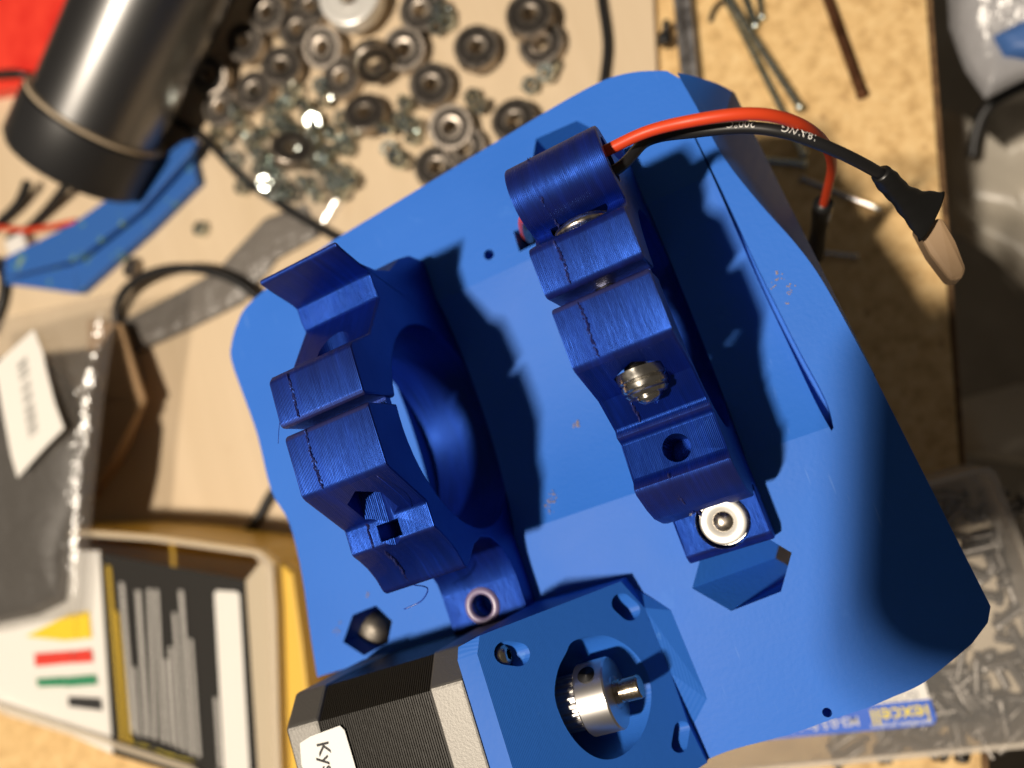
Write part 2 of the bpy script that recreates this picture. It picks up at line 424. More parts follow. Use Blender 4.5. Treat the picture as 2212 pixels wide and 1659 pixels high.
def hexcut(px, bot):
    t_ = [at(x, y, ZP + .02) for x, y in px]; b = [at(x, y, ZP - TH - .5) for x, y in bot]
    t2 = [p + (p - q)*.12 for p, q in zip(t_, b)]
    n = len(t_); vs = t2 + b
    return vs, [list(range(n)), list(range(n, 2*n))[::-1]] + [[i, (i+1) % n, n + (i+1) % n, n + i] for i in range(n)]
hx = [(1710, 1194), (1687, 1278), (1579, 1320), (1495, 1271), (1518, 1187), (1631, 1146)]
cuts.append(hexcut(hx, [(x + (1987 - x)*.375, y + (1093 - y)*.375) for x, y in hx]))
hx2 = [(1246, 261), (1297, 287), (1286, 350), (1215, 372), (1148, 360), (1158, 300)]
cuts.append(hexcut(hx2, [(x + (1740 - x)*.13, y + (940 - y)*.13) for x, y in hx2]))
hx3 = [(812, 1308), (847, 1342), (838, 1388), (786, 1416), (741, 1387), (762, 1328)]
cuts.append(hexcut(hx3, [(x + (1740 - x)*.10, y + (940 - y)*.10) for x, y in hx3]))
hx4 = [(1109, 500), (1160, 480), (1172, 518), (1122, 544)]
cuts.append(hexcut(hx4, [(x + (1740 - x)*.10, y + (940 - y)*.10) for x, y in hx4]))
cuts.append(lathe(at(1056, 550, ZP), (0, 0, 1), [(1.25, -25), (1.25, 3)], 18))
cuts.append(lathe(at(1792, 1553, ZP) + V((0, 1.2, 0)), (0, 0, 1), [(.9, -25), (.9, 3)], 18))
cuts.append(prism([(-200, -110, 90), (-66.8, -110, 90), (-66.8, -17.2, 90), (-200, -17.2, 90)], (0, 0, 60)))
gpx = sm2([(1500, 290), (1560, 413), (1636, 575), (1717, 738), (1783, 862), (1801, 924)], 5) + sm2([(1796, 931), (1763, 870), (1704, 743), (1627, 579), (1554, 414), (1497, 292)], 5)
cuts.append(prism([at(x, y, ZP) - V((0, 0, 6)) for x, y in gpx], (0, 0, 12)))
# shoulder along the upper right edge
sh_top = [at(x, y, ZP) for x, y in R_s]
zz_s = [q[0] for q in spline([(z, 0, 0) for z in zz], 4)]
sil_s = sil[:1] + [] ; sil_a = sm2(sil[:3]); sil_b = sm2(sil[2:])
sh_low = [at(x, y, z) for (x, y), z in zip(sil_a + sil_b[1:], zz_s)]
autosmooth(cut(body, cuts), 30)
vs = [V(p) - V((.0, 0, .02)) for p in sh_top] + sh_low + [p - V((4, 0, 6)) for p in sh_low]
k = len(sh_top); fs = [[i, i+1, k+i+1, k+i] for i in range(k-1)] + [[k+i, k+i+1, 2*k+i+1, 2*k+i] for i in range(k-1)]
autosmooth(obj('shoulder', vs, fs, 'plate_blue', plate), 60)
obj('pedestal', *prism([(-108, 4, 0), (-28, 4, 0), (-28, 58, 0), (-108, 58, 0)], (0, 0, ZP - TH + .5)), 'plate_blue', plate)
# bolt heads seen in the hexagonal pockets
c = at(797, 1366, ZP - 7)
bt = thing('pocket_bolt', 'dark steel domed bolt end sunk in the hexagonal pocket left of the motor', 'bolt', c)
obj('head', *lathe(c, (0, 0, 1), [(0, 1.6), (2.0, 1.4), (3.6, .7), (4.5, -.6), (4.8, -2), (4.8, -10), (0, -10)], 32), 'pocket_steel', bt, True)
# grains of dust on the plate
def crumbs(name, spots, label):
    vs = []; fs = []
    for (x, y, r_) in spots:
        p = at(x, y, ZP + .15)
        if 0 < p[1] < 57 and p[0] < 2: 
            dz = zc - math.sqrt(max(0, rc*rc - (p[1]-yc)**2)); p = at(x, y, dz + .15)
        for _ in range(7):
            q = p + V((rng.gauss(0, r_*.55), rng.gauss(0, r_*.55), 0)); s = r_*rng.uniform(.18, .42); o = len(vs)
            vs += [q + V((s, 0, 0)), q + V((-s*.4, s*.8, 0)), q + V((-s*.5, -s*.8, 0)), q + V((0, 0, s*.8))]
            fs += [[o, o+1, o+3], [o+1, o+2, o+3], [o+2, o, o+3], [o, o+2, o+1]]
    o = obj(name, vs, fs, 'dust'); o['kind'] = 'stuff'; tag(o, label, 'dust'); return o
crumbs('wood_dust', [(1185, 1092, 1.0), (1188, 1080, .8), (1194, 1070, .8), (1247, 917, 1.0), (1240, 920, .7), (1678, 600, .9), (1672, 618, .7), (1706, 614, .7), (1702, 630, .6), (1703, 655, .5), (727, 1362, .8), (735, 1345, .5), (795, 1282, .8), (1190, 1105, .6)], 'tan wood dust crumbs scattered over the blue plate')

# ------------------------------------------------------------------ dark blue split clamps
def ring_points(c, r_, y_in, y_out, n=56):
    """circle from the y_in side of the slit round to the y_out side (profile y,z)"""
    a0 = math.acos((y_in - c[0])/r_); a1 = math.acos((y_out - c[0])/r_)
    return [(c[0] + r_*math.cos(a0 - (a0 + 2*math.pi - a1)*i/n), c[1] + r_*math.sin(a0 - (a0 + 2*math.pi - a1)*i/n)) for i in range(n+1)]
ZR = 95.0
def clamp_mesh(prof, x0, x1, parent, w=.95):
    poly = [V((x0, y, ZR + z)) for y, z in prof]
    o = obj('ring_body', *prism(poly, (x1 - x0, 0, 0)), 'clamp_blue', parent)
    bevel(o, w, 2, 28); bpy.context.view_layer.update(); bake(o); return o
def cradle(y0, y1, n=22):
    out = []
    for i in range(n+1):
        y = y0 + (y1 - y0)*i/n
        out.append((y, ZC2 - math.sqrt(max(0, RC2*RC2 - (y-yc)**2)) - ZR + .15))
    return out
def seam(prof_pts, x, parent):
    vs = []; fs = []; pts = []
    for (a, b) in zip(prof_pts[:-1], prof_pts[1:]):
        L = math.hypot(b[0]-a[0], b[1]-a[1]); m_ = max(2, int(L/.32))
        for i in range(m_): pts.append((a[0] + (b[0]-a[0])*i/m_, a[1] + (b[1]-a[1])*i/m_))
    for (y, z) in pts:
        c = V((x + .12*math.sin(y*.7) + rng.gauss(0, .12), y + rng.gauss(0, .1), ZR + z + .02)); s = rng.uniform(.16, .42); o = len(vs)
        for d in ((s*.7, 0, 0), (0, s*1.6, 0), (-s*.7, 0, 0), (0, -s*1.6, 0)): vs.append(c + V(d))
        vs.append(c + V((rng.gauss(0, .1), 0, s*rng.uniform(.5, 1.1)))); fs += [[o+k, o+(k+1) % 4, o+4] for k in range(4)] + [[o+3, o+2, o+1, o]]
    return obj('seam_bead', vs, fs, 'clamp_blue', parent)

# left clamp
XL0, XL1 = -83.5, -65.0
lc = thing('split_clamp', 'translucent dark blue split ring clamp with open ring, standing left without any bolt in it', 'clamp', ((XL0+XL1)/2, 26, 118), 'dark blue split clamps')
cl, rl = (26.0, 36.0), 22.8
profL = [(67.5, 23.2), (67.2, 31), (64.8, 37.5), (60.6, 44), (59.4, 50.3), (59.6, 56.2), (61.0, 60.5), (62.4, 62.4), (62.2, 63.4), (61.2, 63.2), (59.6, 58.2), (58.2, 54.4), (57.6, 53.4), (54.6, 53.2), (52.6, 52.6), (43.8, 60.6), (41.2, 68.2), (40.2, 69.2), (31.8, 69.4), (31.1, 68.8)]
profL += ring_points(cl, rl, 31.1, 29.7)
profL += [(29.7, 68.6), (29.0, 69.2), (18.2, 69.0), (17.3, 68.2), (10.6, 58.9), (5.7, 58.8), (4.6, 57.2), (2.6, 55.0), (.2, 53.2), (-2.4, 52.0), (-3.1, 51.0), (-1.6, 48), (.6, 44.5), (1.6, 40.5), (.8, 36), (-1.5, 32.5), (-5, 30.2), (-8, 29.6), (-16.2, 29.4), (-17.2, 28.4), (-17.4, 23.2), (-4, 23.2), (-.3, 23.2)] + cradle(0.2, 56.8) + [(57.4, 23.2)]
lb = clamp_mesh(profL, XL0, XL1, lc)
xm = (XL0 + XL1)/2
c1 = []
def hexprism(c, axis, r_, h0, h1): return lathe(c, axis, [(r_, h0), (r_, h1)], 6, hint=(1, 0, 0))
c1.append(hexprism((xm + .3, 14.2, ZR + 62.2), (0, 1, -.0), 4.3, -9, 3.4))
c1.append(lathe((xm + .5, 48, ZR + 60.6), (0, 1, 0), [(3.7, -5.2), (3.7, 10)], 28))
c1.append(lathe((xm + .3, 30, ZR + 60.8), (0, 1, 0), [(2.0, -16), (2.0, 16)], 20))
c1.append(prism([(xm - 2.2, 6.4, ZR + 60), (xm + 2.6, 6.4, ZR + 60), (xm + 2.6, 9.6, ZR + 60), (xm - 2.2, 9.6, ZR + 60)], (0, 0, -8)))
c1.append(lathe((xm - .4, -12.2, ZR + 30), (0, 0, 1), [(2.5, -8), (2.5, 3)], 24))
autosmooth(cut(lb, c1), 32)
obj('hole_collar', *lathe((xm - .4, -12.2, ZR + 29.2), (0, 0, 1), [(2.45, -2), (2.55, .9), (3.1, 1.25), (3.9, .9), (4.1, 0), (4.1, -2)], 28, True), 'hole_rim', lc, True)
seam([(40, 69.3), (31.8, 69.45)], XL0 + 4.6, lc); seam([(29, 69.3), (18.2, 69.1)], XL0 + 4.8, lc)
seam([(10.4, 59), (6, 58.9)], XL0 + 5.2, lc); seam([(4.6, 57.3), (.2, 53.3), (-2, 52.1)], XL0 + 6.4, lc)
def stringing(pts, parent, r_=.09):
    vs, fs = tube(pts, r_, 6, 5); return obj('filament_string', vs, fs, 'clamp_seam', parent, True)
stringing([(xm - 3, -3, ZR + 50.5), (xm - 2, -4.5, ZR + 47.5), (xm - 5, -6.5, ZR + 46), (xm - 9, -7, ZR + 46.5)], lc, .13)
stringing([(XL1 - 3, 17, ZR + 68), (XL1 - 2, 13, ZR + 64), (XL1 - 3, 10.6, ZR + 59.2)], lc, .06)
stringing([(XL0 + .2, 33, ZR + 69), (XL0 - 1.8, 31.5, ZR + 67.5), (XL0 - 3, 29.5, ZR + 67)], lc, .06)

# right clamp
XR0, XR1 = -29.5, -12.2
rcl = thing('split_clamp', 'translucent dark blue split clamp carrying the red and black wires, bolted down at right', 'clamp', ((XR0+XR1)/2, 28, 118), 'dark blue split clamps')
cr, rr_ = (28.5, 35.4), 22.4
tubec, tuber = (54.0, 60.0), 6.2
tarc = [(tubec[0] + tuber*math.cos(math.radians(a)), tubec[1] + tuber*math.sin(math.radians(a))) for a in range(-10, 176, 10)]
profR = [(70, 23.2), (70, 29), (64.5, 31), (61, 40), (59, 50), (59.6, 55.5)] + tarc + [(47.0, 59.4), (45.6, 60.4), (43.2, 66.4), (42.2, 67.0), (34.9, 66.3), (34.2, 65.6)]
profR += ring_points(cr, rr_, 34.2, 32.5)
profR += [(32.5, 65.4), (31.8, 65.9), (22.0, 65.3), (21.1, 64.5), (16.5, 55.6), (11.2, 51.3), (9.9, 51.9), (8.8, 50.6), (1.9, 51.6), (.5, 53.2), (-.8, 52.6), (-3.8, 48.8), (-5.6, 45.6), (-7.0, 40), (-7.4, 36.4), (-5.6, 33), (-5.6, 29.6), (-15.2, 29.3), (-16.6, 27.8), (-16.6, 23.2), (-4, 23.2), (-.3, 23.2)] + cradle(0.2, 56.8) + [(57.4, 23.2)]
rb = clamp_mesh(profR, XR0, XR1, rcl)
xr = (XR0 + XR1)/2
c2 = [hexprism((xr + .3, 17.6, ZR + 57.6), (0, 1, 0), 4.8, -7, 2.6),
      lathe((xr, 45.9, ZR + 57.5), (0, 1, 0), [(5.75, -1.3), (5.75, 1.4)], 28),
      lathe((xr, 30, ZR + 57.5), (0, 1, 0), [(2.4, -16), (2.4, 18)], 20),
      lathe((xr + .6, 5.0, ZR + 51), (0, .12, 1), [(2.5, -9), (2.5, 6)], 26),
      lathe((xr, tubec[0], ZR + tubec[1]), (1, 0, 0), [(4.1, -14), (4.1, 14)], 28),
      lathe((xr + .6, -10.6, ZR + 29.4), (0, 0, 1), [(5.3, -3.4), (5.3, 12)], 30)]
autosmooth(cut(rb, c2), 32)
seam([(60, 60.5), (58.5, 64.2), (54, 66.1), (50.5, 65.1), (48.4, 61.8), (47, 59.6)], XR0 + 4.9, rcl)
seam([(42, 67.1), (35, 66.4)], XR0 + 4.9, rcl); seam([(31.6, 66), (22, 65.4)], XR0 + 4.9, rcl)
seam([(16.3, 55.6), (11.4, 51.5)], XR0 + 5.1, rcl); seam([(1, 53), (-3.6, 49), (-6.8, 41)], XR0 + 6.6, rcl)
seam([(-6.9, 41), (-7.3, 37)], XR0 + 7.2, rcl)
def slit_light_block(x0, x1, ya, yb, z0, z1, parent): obj('slit_light_block', *prism([(x0, ya, ZR + z0), (x1, ya, ZR + z0), (x1, yb, ZR + z0), (x0, yb, ZR + z0)], (0, 0, z1 - z0)), 'clamp_blue', parent)  # filler added in the slit to stop light leaking through
slit_light_block(XL0 + 1, XL1 - .6, 29.6, 31.2, 59.4, 61.2, lc); slit_light_block(XR0 + 1, XR1 - .6, 32.4, 34.3, 57.4, 58.4, rcl)
# bolt through the right clamp
b1 = thing('clamp_bolt', 'steel button-head bolt and nut squeezing the right dark blue clamp closed', 'bolt', (xr, 33, ZR + 57.5))
obj('head', *lathe((xr, 44.9, ZR + 57.5), (0, 1, 0), [(5.6, 0), (5.6, .7), (5.3, 1.3), (4.2, 1.9), (2.6, 2.2), (1.5, 2.2), (1.5, 1.0), (0, 1.0)], 48), 'bolt_steel', b1, True)
obj('shaft', *lathe((xr, 33, ZR + 57.5), (0, 1, 0), [(2.15, -17.6), (2.15, 12.5)], 24), 'bolt_steel', b1, True)
nt = obj('nut', *lathe((xr + .3, 16.6, ZR + 58.0), (0, 1, 0), [(2.3, -2.2), (3.3, -2.1), (3.75, -1.5), (3.55, -1.1), (3.95, -.7), (3.95, .1), (3.6, .4), (4.1, .8), (4.1, 2.4)], 36), 'steel', b1); autosmooth(nt, 25)
obj('thread_end', *lathe((xr + .3, 14.4, ZR + 58.0), (0, 1, 0), [(0, -1.3), (1.2, -1.2), (2.0, -.6), (2.2, 0), (1.9, .3), (2.2, .6), (1.9, .9), (2.2, 1.2), (2.2, 3)], 28), 'steel', b1, True)
# foot screw
b2 = thing('foot_screw', 'bright socket screw with flat white washer in the foot of the right clamp', 'screw', (xr + .6, -10.6, ZR + 26))
obj('washer', *lathe((xr + .6, -10.6, ZR + 26.1), (0, 0, 1), [(1.6, 0), (5.0, 0), (5.0, .5), (4.75, .75), (1.6, .75)], 44, True), 'steel', b2, False)
obj('head', *lathe((xr + .6, -10.6, ZR + 26.8), (0, 0, 1), [(4.5, 0), (4.55, 1.5), (4.35, 1.9), (4.1, 2.0), (2.1, 2.0), (1.95, 1.7)], 44), 'washer_white', b2, True)
obj('socket', *lathe((xr + .6, -10.6, ZR + 28.5), (0, 0, 1), [(2.0, .2), (1.9, .25), (1.4, .6), (.7, .8), (0, .85)], 28), 'bolt_steel', b2, True)

# ------------------------------------------------------------------ motor mount, motor, pulley
PHI = math.radians(50); NM = V((math.sin(PHI), 0, math.cos(PHI))); E1 = V((math.cos(PHI), 0, -math.sin(PHI)))
XB, XI, ZT = -70.5, -66.3, 150.0                 # back of the bracket, inner edge of its top strip, top height
PT = V((XI, -30, ZT)); AY, AZ = -34.3, 132.2     # shaft axis
def on_face(x, y): return at_plane(x, y, PT, NM)
mount = thing('motor_mount', 'sloping cornflower-blue printed motor bracket with teardrop hole at the bottom edge', 'bracket', (-50, -30, ZP))
YT, YB = -15.6, -55.0
fi_px = [(1341, 1256), (1392, 1313), (1449, 1454), (1487, 1564)]
fi = [on_face(*p) for p in fi_px]; fi.append(fi[-1] + V((.8, -8, -.7)))
yt2 = fi[0][1]
face = [V((XI, YT - 2.4, ZT)), on_face(1036, 1373), fi[0], fi[1], fi[2], fi[3], fi[4], V((XI, YB, ZT))]
low = 106.0
vs = [V(p) for p in face]; n = len(vs)
strip = [V((XB, YT - 2.6, ZT)), V((XB + .6, YT - .4, ZT - .6)), V((XB, YB, ZT))]
vs += [V((p[0], p[1], low)) for p in face] + strip + [V((p[0], p[1], low)) for p in strip]
s0 = 2*n
fs = [list(range(n))]
for i in range(1, n-1): fs.append([i, i+1, n+i+1, n+i])
fs.append([0, 7, s0+2, s0]); fs.append([0, s0, s0+1, 1]); fs.append([1, s0+1, s0+4, n+1])
fs.append([s0, s0+2, s0+5, s0+3]); fs.append([s0+1, s0, s0+3, s0+4]); fs.append([7, n+7, s0+5, s0+2])
fs.append([s0+3, s0+5, n+7, n+6, n+5, n+4, n+3, n+2, n+1, s0+4])
mo = obj('face_plate', vs, fs, 'mount_blue', mount)
def xcut(px, x0, x1, dz=0):
    return prism([V((x0, on_face(x, y)[1], on_face(x, y)[2] + dz)) for x, y in px], (x1 - x0, 0, 0))
hole = []
hc_ = on_face(1301, 1512)
for i in range(45):
    th = math.radians(112 + 316*i/44)
    p = hc_ + E1*(10.2*math.sin(-th)) * 1.0 + V((0, 1., 0))*(11.2*math.cos(-th)) * -1
    hole.append(p)
hole_px = [(1240, 1384), (1300, 1372), (1350, 1392), (1386, 1430), (1405, 1480), (1404, 1535), (1385, 1590), (1350, 1628), (1312, 1641), (1275, 1630), (1240, 1598), (1212, 1550), (1198, 1500), (1205, 1448), (1222, 1412)]
def smooth_loop(P, n=5):
    out = []; m_ = len(P)
    for i in range(m_):
        p0, p1, p2, p3 = (np.array(P[(i+k-1) % m_], float) for k in range(4))
        for k in range(n):
            t = k/n; out.append(.5*((2*p1) + (-p0+p2)*t + (2*p0-5*p1+4*p2-p3)*t*t + (-p0+3*p1-3*p2+p3)*t**3))
    return out
mc = [xcut(smooth_loop(hole_px, 4), XI - 3.2, -20)]
def slot_px(cx_, cy_, L, r_, ang):
    d = (math.cos(ang), math.sin(ang)); p = (-d[1], d[0]); out = []
    for sgn, a0 in ((1, -math.pi/2), (-1, math.pi/2)):
        for i in range(11):
            th = a0 + math.pi*i/10; out.append((cx_ + d[0]*(sgn*L + r_*math.cos(th)) + p[0]*r_*math.sin(th), cy_ + d[1]*(sgn*L + r_*math.cos(th)) + p[1]*r_*math.sin(th)))
    return out
mc.append(xcut(slot_px(1106, 1412, 13, 26, math.radians(8)), XI - 1.0, -20))
mc.append(xcut(slot_px(1352, 1311, 12, 22, math.radians(42)), XB - 4, -20))
mc.append(xcut(slot_px(1470, 1592, 18, 17, math.radians(100)), XB - 4, -20))
autosmooth(cut(mo, mc), 25)
# facet that runs from the face down to the plate
fo = [at(1343, 1256, ZP + 1.0), at(1456, 1319, ZP - .3), at(1538, 1518, ZP - .3), at(1500, 1590, ZP - .3), at(1474, 1668, ZP - .5)]
fi2 = [p - NM*.08 for p in fi]
vs = fi2 + fo + [p - V((0, 0, 16)) for p in fo]
fs = [[i, i+1, 6+i, 5+i] for i in range(4)] + [[5+i, 6+i, 11+i, 10+i] for i in range(4)]
obj('fillet', vs, fs, 'mount_blue', mount)
# motor, lying along the plate with its flank up
motor = thing('stepper_motor', 'black laminated stepper motor with silver end caps and white sticker', 'motor', (-90, AY, AZ - 18))
HF, CH = 18.1, 5.4
def octo(x, taper=0.0):
    s = HF - taper; ch = CH
    pts = [(s, s-ch), (s-ch, s), (-s+ch, s), (-s, s-ch), (-s, -s+ch), (-s+ch, -s), (s-ch, -s), (s, -s+ch)]
    return [V((x, AY + a, AZ + b)) for a, b in pts]
def loft(rings):
    n = len(rings[0]); vs = [p for r_ in rings for p in r_]; fs = []
    for i in range(len(rings)-1):
        for k in range(n): l = (k+1) % n; fs.append([i*n+k, i*n+l, (i+1)*n+l, (i+1)*n+k])
    fs.append(list(range(n))[::-1]); fs.append([(len(rings)-1)*n+k for k in range(n)])
    return vs, fs
fc = obj('front_cap', *loft([octo(XB - .05), octo(XB - 7.2)]), 'cast_cap', motor); bevel(fc, .45, 2, 30)
lam = []; x_ = XB - 7.25; x_end = XB - 32.5; step = .5
while x_ > x_end:
    lam += [octo(x_, .35), octo(x_ - step*.58, .35), octo(x_ - step*.62, .62), octo(x_ - step*.97, .62)]; x_ -= step
obj('lamination_stack', *loft(lam), 'lamination', motor)
rcap = obj('rear_cap', *loft([octo(x_ - .05), octo(x_ - 8.0)]), 'cast_cap', motor); bevel(rcap, .6, 2, 30)
obj('pilot_ring', *lathe((XB - .1, AY, AZ), (1, 0, 0), [(9.4, 0), (9.4, 1.3), (9.0, 1.6), (2.4, 1.6)], 40), 'dark_steel', motor)
X_AX = V((1., 0, 0))
def ax(x): return V((x, AY, AZ))
sh = obj('shaft', *lathe(ax(-68), X_AX, [(2.2, 0), (2.2, 19.6), (1.98, 19.7), (1.98, 20.3), (2.2, 20.4), (2.2, 23.2), (1.95, 23.5), (0, 23.5)], 36), 'shaft_steel', motor)
autosmooth(sh, 30)
# sticker on the upper flank
zf = AZ + HF + .05
lab_px = [(649, 1605), (672, 1590), (735, 1567), (745, 1577), (764, 1640), (800, 1770), (705, 1810), (652, 1650)]
lp = [at(x, y, zf) for x, y in lab_px]
lbl = obj('sticker', *prism(lp, (0, 0, .15)), 'label_white', motor)
tx, ty = at(694, 1602, zf + .22), at(716, 1690, zf + .22); td = (ty - tx)/np.linalg.norm(ty - tx)
text_mesh('print', 'Kysan', 4.0, tx, td, np.cross(V((0, 0, 1.)), td), 'ink_black', lbl, bold=.01)
# bracket screw
cA = at_plane(1100, 1413, V((XI + 3.3, 0, 0)), V((1., 0, 0))) - V((2.0, 0, 0))
ms = thing('bracket_screw', 'small steel button-head socket screw in the upper left pocket of the motor bracket', 'screw', cA)
obj('head', *lathe(cA, X_AX, [(2.45, 0), (2.45, .5), (2.3, 1.2), (1.8, 1.75), (1.25, 1.95), (1.05, 1.95)], 32), 'bolt_steel', ms, True)
obj('socket', *lathe(cA + X_AX*1.95, X_AX, [(1.05, 0), (1.0, -.9), (0, -.95)], 6), 'ink_black', ms)
# pulley
pl = thing('timing_pulley', 'small aluminium toothed pulley with smooth collar on the motor shaft', 'pulley', ax(-55))
NTH = 20
def tring(x):
    out = []
    for k in range(NTH):
        for (f_, r_) in ((-.30, 5.25), (-.12, 5.2), (-.05, 4.6), (.2, 4.55), (.42, 4.6), (.48, 5.2)):
            th = 2*math.pi*(k + f_)/NTH; out.append(V((x, AY + r_*math.cos(th), AZ + r_*math.sin(th))))
    return out
obj('toothed_drum', *loft([tring(-61.6), tring(-55.2)]), 'aluminium', pl)
co_ = obj('collar', *lathe(ax(-55.2), X_AX, [(2.25, -.6), (6.4, -.6), (6.7, -.3), (6.7, 5.3), (6.45, 5.65), (3.1, 5.65), (3.0, 5.5), (2.9, 5.65), (2.25, 5.65)], 64, True), 'aluminium', pl)
autosmooth(co_, 30)
sd = V((0, math.cos(math.radians(38)), math.sin(math.radians(38)))); sc_ = ax(-52.8) + sd*6.1
obj('set_screw_hole', *lathe(sc_, sd, [(1.75, .68), (1.5, .62), (1.45, -.4), (0, -.5)], 24), 'ink_black', pl, True)

# ------------------------------------------------------------------ wires
def text_on_path(path, rad, s0, size, s, face, flip, parent, material):
    """print letters along a wire; path = dense points, face = direction the print faces"""
    P = np.array(path); d = np.linalg.norm(np.diff(P, axis=0), axis=1); cum = np.concatenate([[0], np.cumsum(d)])
    def f_(a, b):
        q = s0 - a if flip else s0 + a
        p = np.array([np.interp(q, cum, P[:, k]) for k in range(3)]); p2 = np.array([np.interp(q + .4, cum, P[:, k]) for k in range(3)])
        tg = p2 - p; tg /= np.linalg.norm(tg) + 1e-9
        nrm = face - tg*(face @ tg); nrm /= np.linalg.norm(nrm); side = np.cross(nrm, tg)
        ang = (b if not flip else -b)/rad
        return p + (nrm*math.cos(ang) + side*math.sin(ang))*(rad + .11)
    return text_mesh('print', s, size, (0, 0, 0), (1, 0, 0), (0, 1, 0), material, parent, bend=f_)
tz = ZR + tubec[1]
W = 1.02
rpts = [at(1140, 512, 112), at(1133, 500, 124), at(1130, 478, 138), at(1140, 462, 148), (-24, 55.4, tz + .8), (-12, 55.4, tz + .8), at(1400, 284, 156), at(1500, 260, 157), at(1610, 246, 156), at(1690, 255, 152), at(1752, 283, 144), at(1788, 322, 128), at(1797, 362, 110), at(1787, 412, 92), at(1777, 450, 78)]
red = thing('red_wire', 'thick red silicone wire arching from the right clamp and dropping beside the plate', 'wire', rpts[0])
obj('insulation', *tube(rpts, W, 14, 10), 'red_wire', red, True)
hs = [at(1778, 440, 82), at(1774, 470, 72), at(1767, 510, 60), at(1760, 555, 47)]
obj('heat_shrink', *tube(hs, lambda t: 2.35 + .2*math.sin(t*9), 16, 8), 'heat_shrink', red, True)
pth = spline(hs, 14)
text_on_path(pth, 2.5, 2.5, 2.2, 'mmm', V((.1, -.1, 1)), False, red, 'ink_grey')
bpts = [at(1150, 520, 112), at(1143, 512, 124), at(1140, 496, 136), at(1146, 480, 146), (-24, 52.6, tz - 1.2), (-12, 52.4, tz - 1.2), at(1400, 303, 150), at(1500, 285, 150), at(1610, 276, 150), at(1700, 287, 149), at(1780, 315, 146), at(1850, 347, 141), at(1908, 380, 134), at(1935, 402, 130)]
blk = thing('black_wire', 'black silicone wire with printed lettering arching right to a crimped black sleeve', 'wire', bpts[0])
obj('insulation', *tube(bpts, W, 14, 10), 'black_wire', blk, True)
dn = spline(bpts, 14); tov = V((.1, .35, 1))
Pd = np.array(dn); cum = np.concatenate([[0], np.cumsum(np.linalg.norm(np.diff(Pd, axis=0), axis=1))])
def arc_at(px):
    best = min(range(len(dn)), key=lambda i: (proj_x(dn[i]) - px)**2); return cum[best]
def proj_x(p):
    c = RB.T @ (V(p) - CAM); return CX + F*c[0]/c[2]
text_on_path(dn, W, arc_at(1632), 1.75, '200°C', tov, True, blk, 'ink_white')
text_on_path(dn, W, arc_at(1760), 1.75, '18AWG', tov, True, blk, 'ink_white')
# crimped sleeve: round at the wire, pressed flat at the end
sl = [at(1902, 374, 135), at(1918, 392, 133), at(1945, 420, 130), at(1975, 445, 127), at(2012, 468, 124)]
wd = [(1.6, 1.6), (2.0, 1.9), (2.0, 1.7), (3.0, 1.5), (5.0, 1.2)]
path = spline(sl, 6); vs = []; fs = []; m_ = len(path)
for i, p in enumerate(path):
    tg = path[min(i+1, m_-1)] - path[max(i-1, 0)]; tg /= np.linalg.norm(tg)
    sx_ = np.cross(V((0, 0, 1.)), tg); sx_ /= np.linalg.norm(sx_); sy_ = np.cross(tg, sx_)
    q = i/6.; j = min(int(q), len(wd)-2); f_ = q - j; wa = wd[j][0]*(1-f_) + wd[j+1][0]*f_; wb = wd[j][1]*(1-f_) + wd[j+1][1]*f_
    for k in range(18):
        th = 2*math.pi*k/18; wob = 1 + .03*math.sin(i*1.3 + k*.7)
        vs.append(p + sx_*math.cos(th)*wa*wob + sy_*math.sin(th)*wb*wob)
for i in range(m_-1):
    for k in range(18): l = (k+1) % 18; fs.append([i*18+k, i*18+l, (i+1)*18+l, (i+1)*18+k])
fs += [list(range(18))[::-1], [(m_-1)*18+k for k in range(18)]]
obj('crimp_sleeve', vs, fs, 'heat_shrink', blk, True)
cn = obj('connector', *prism([at(1975, 486, 121), at(2036, 468, 121), at(2066, 520, 119), at(2088, 580, 117), at(2078, 604, 117), at(2052, 606, 117), at(2008, 548, 119)], (0, 0, -6)), 'tan_plastic', blk); bevel(cn, .7, 2)

# ------------------------------------------------------------------ heap of bearings and nuts
def local_obj(name, vs, fs, material, parent, smooth=False): 
    o = obj(name, vs, fs, material, None, smooth); o.parent = parent; return o
def make_bearing(name, label, R=9.0, w=5.4, bright=False, group=None):
    t = thing(name, label, 'bearing', (0, 0, 0), group)
    ring = 'bright_steel' if bright else 'bearing_steel'
    o = local_obj('outer_ring', *lathe((0, 0, 0), (0, 0, 1), [(R*.80, 0), (R*.96, 0), (R, .35), (R, w-.35), (R*.96, w), (R*.80, w)], 36, True), ring, t); autosmooth(o, 40)
    o = local_obj('inner_ring', *lathe((0, 0, 0), (0, 0, 1), [(R*.32, .2), (R*.35, 0), (R*.52, 0), (R*.52, w), (R*.35, w), (R*.32, w-.2)], 32, True), ring, t); autosmooth(o, 40)
    local_obj('seal', *lathe((0, 0, 0), (0, 0, 1), [(R*.52, .35), (R*.80, .35), (R*.80, w-.35), (R*.66, w-.25), (R*.52, w-.35)], 32, True), 'bright_steel' if bright else 'seal_black', t)
    return t
def put(t, loc, tilt, az, spin=0.0):
    t.location = V(loc)*K
    t.rotation_euler = (Matrix.Rotation(az, 3, 'Z') @ Matrix.Rotation(tilt, 3, 'Y') @ Matrix.Rotation(spin, 3, 'Z')).to_euler()
PZ = 4.0   # top of the plywood
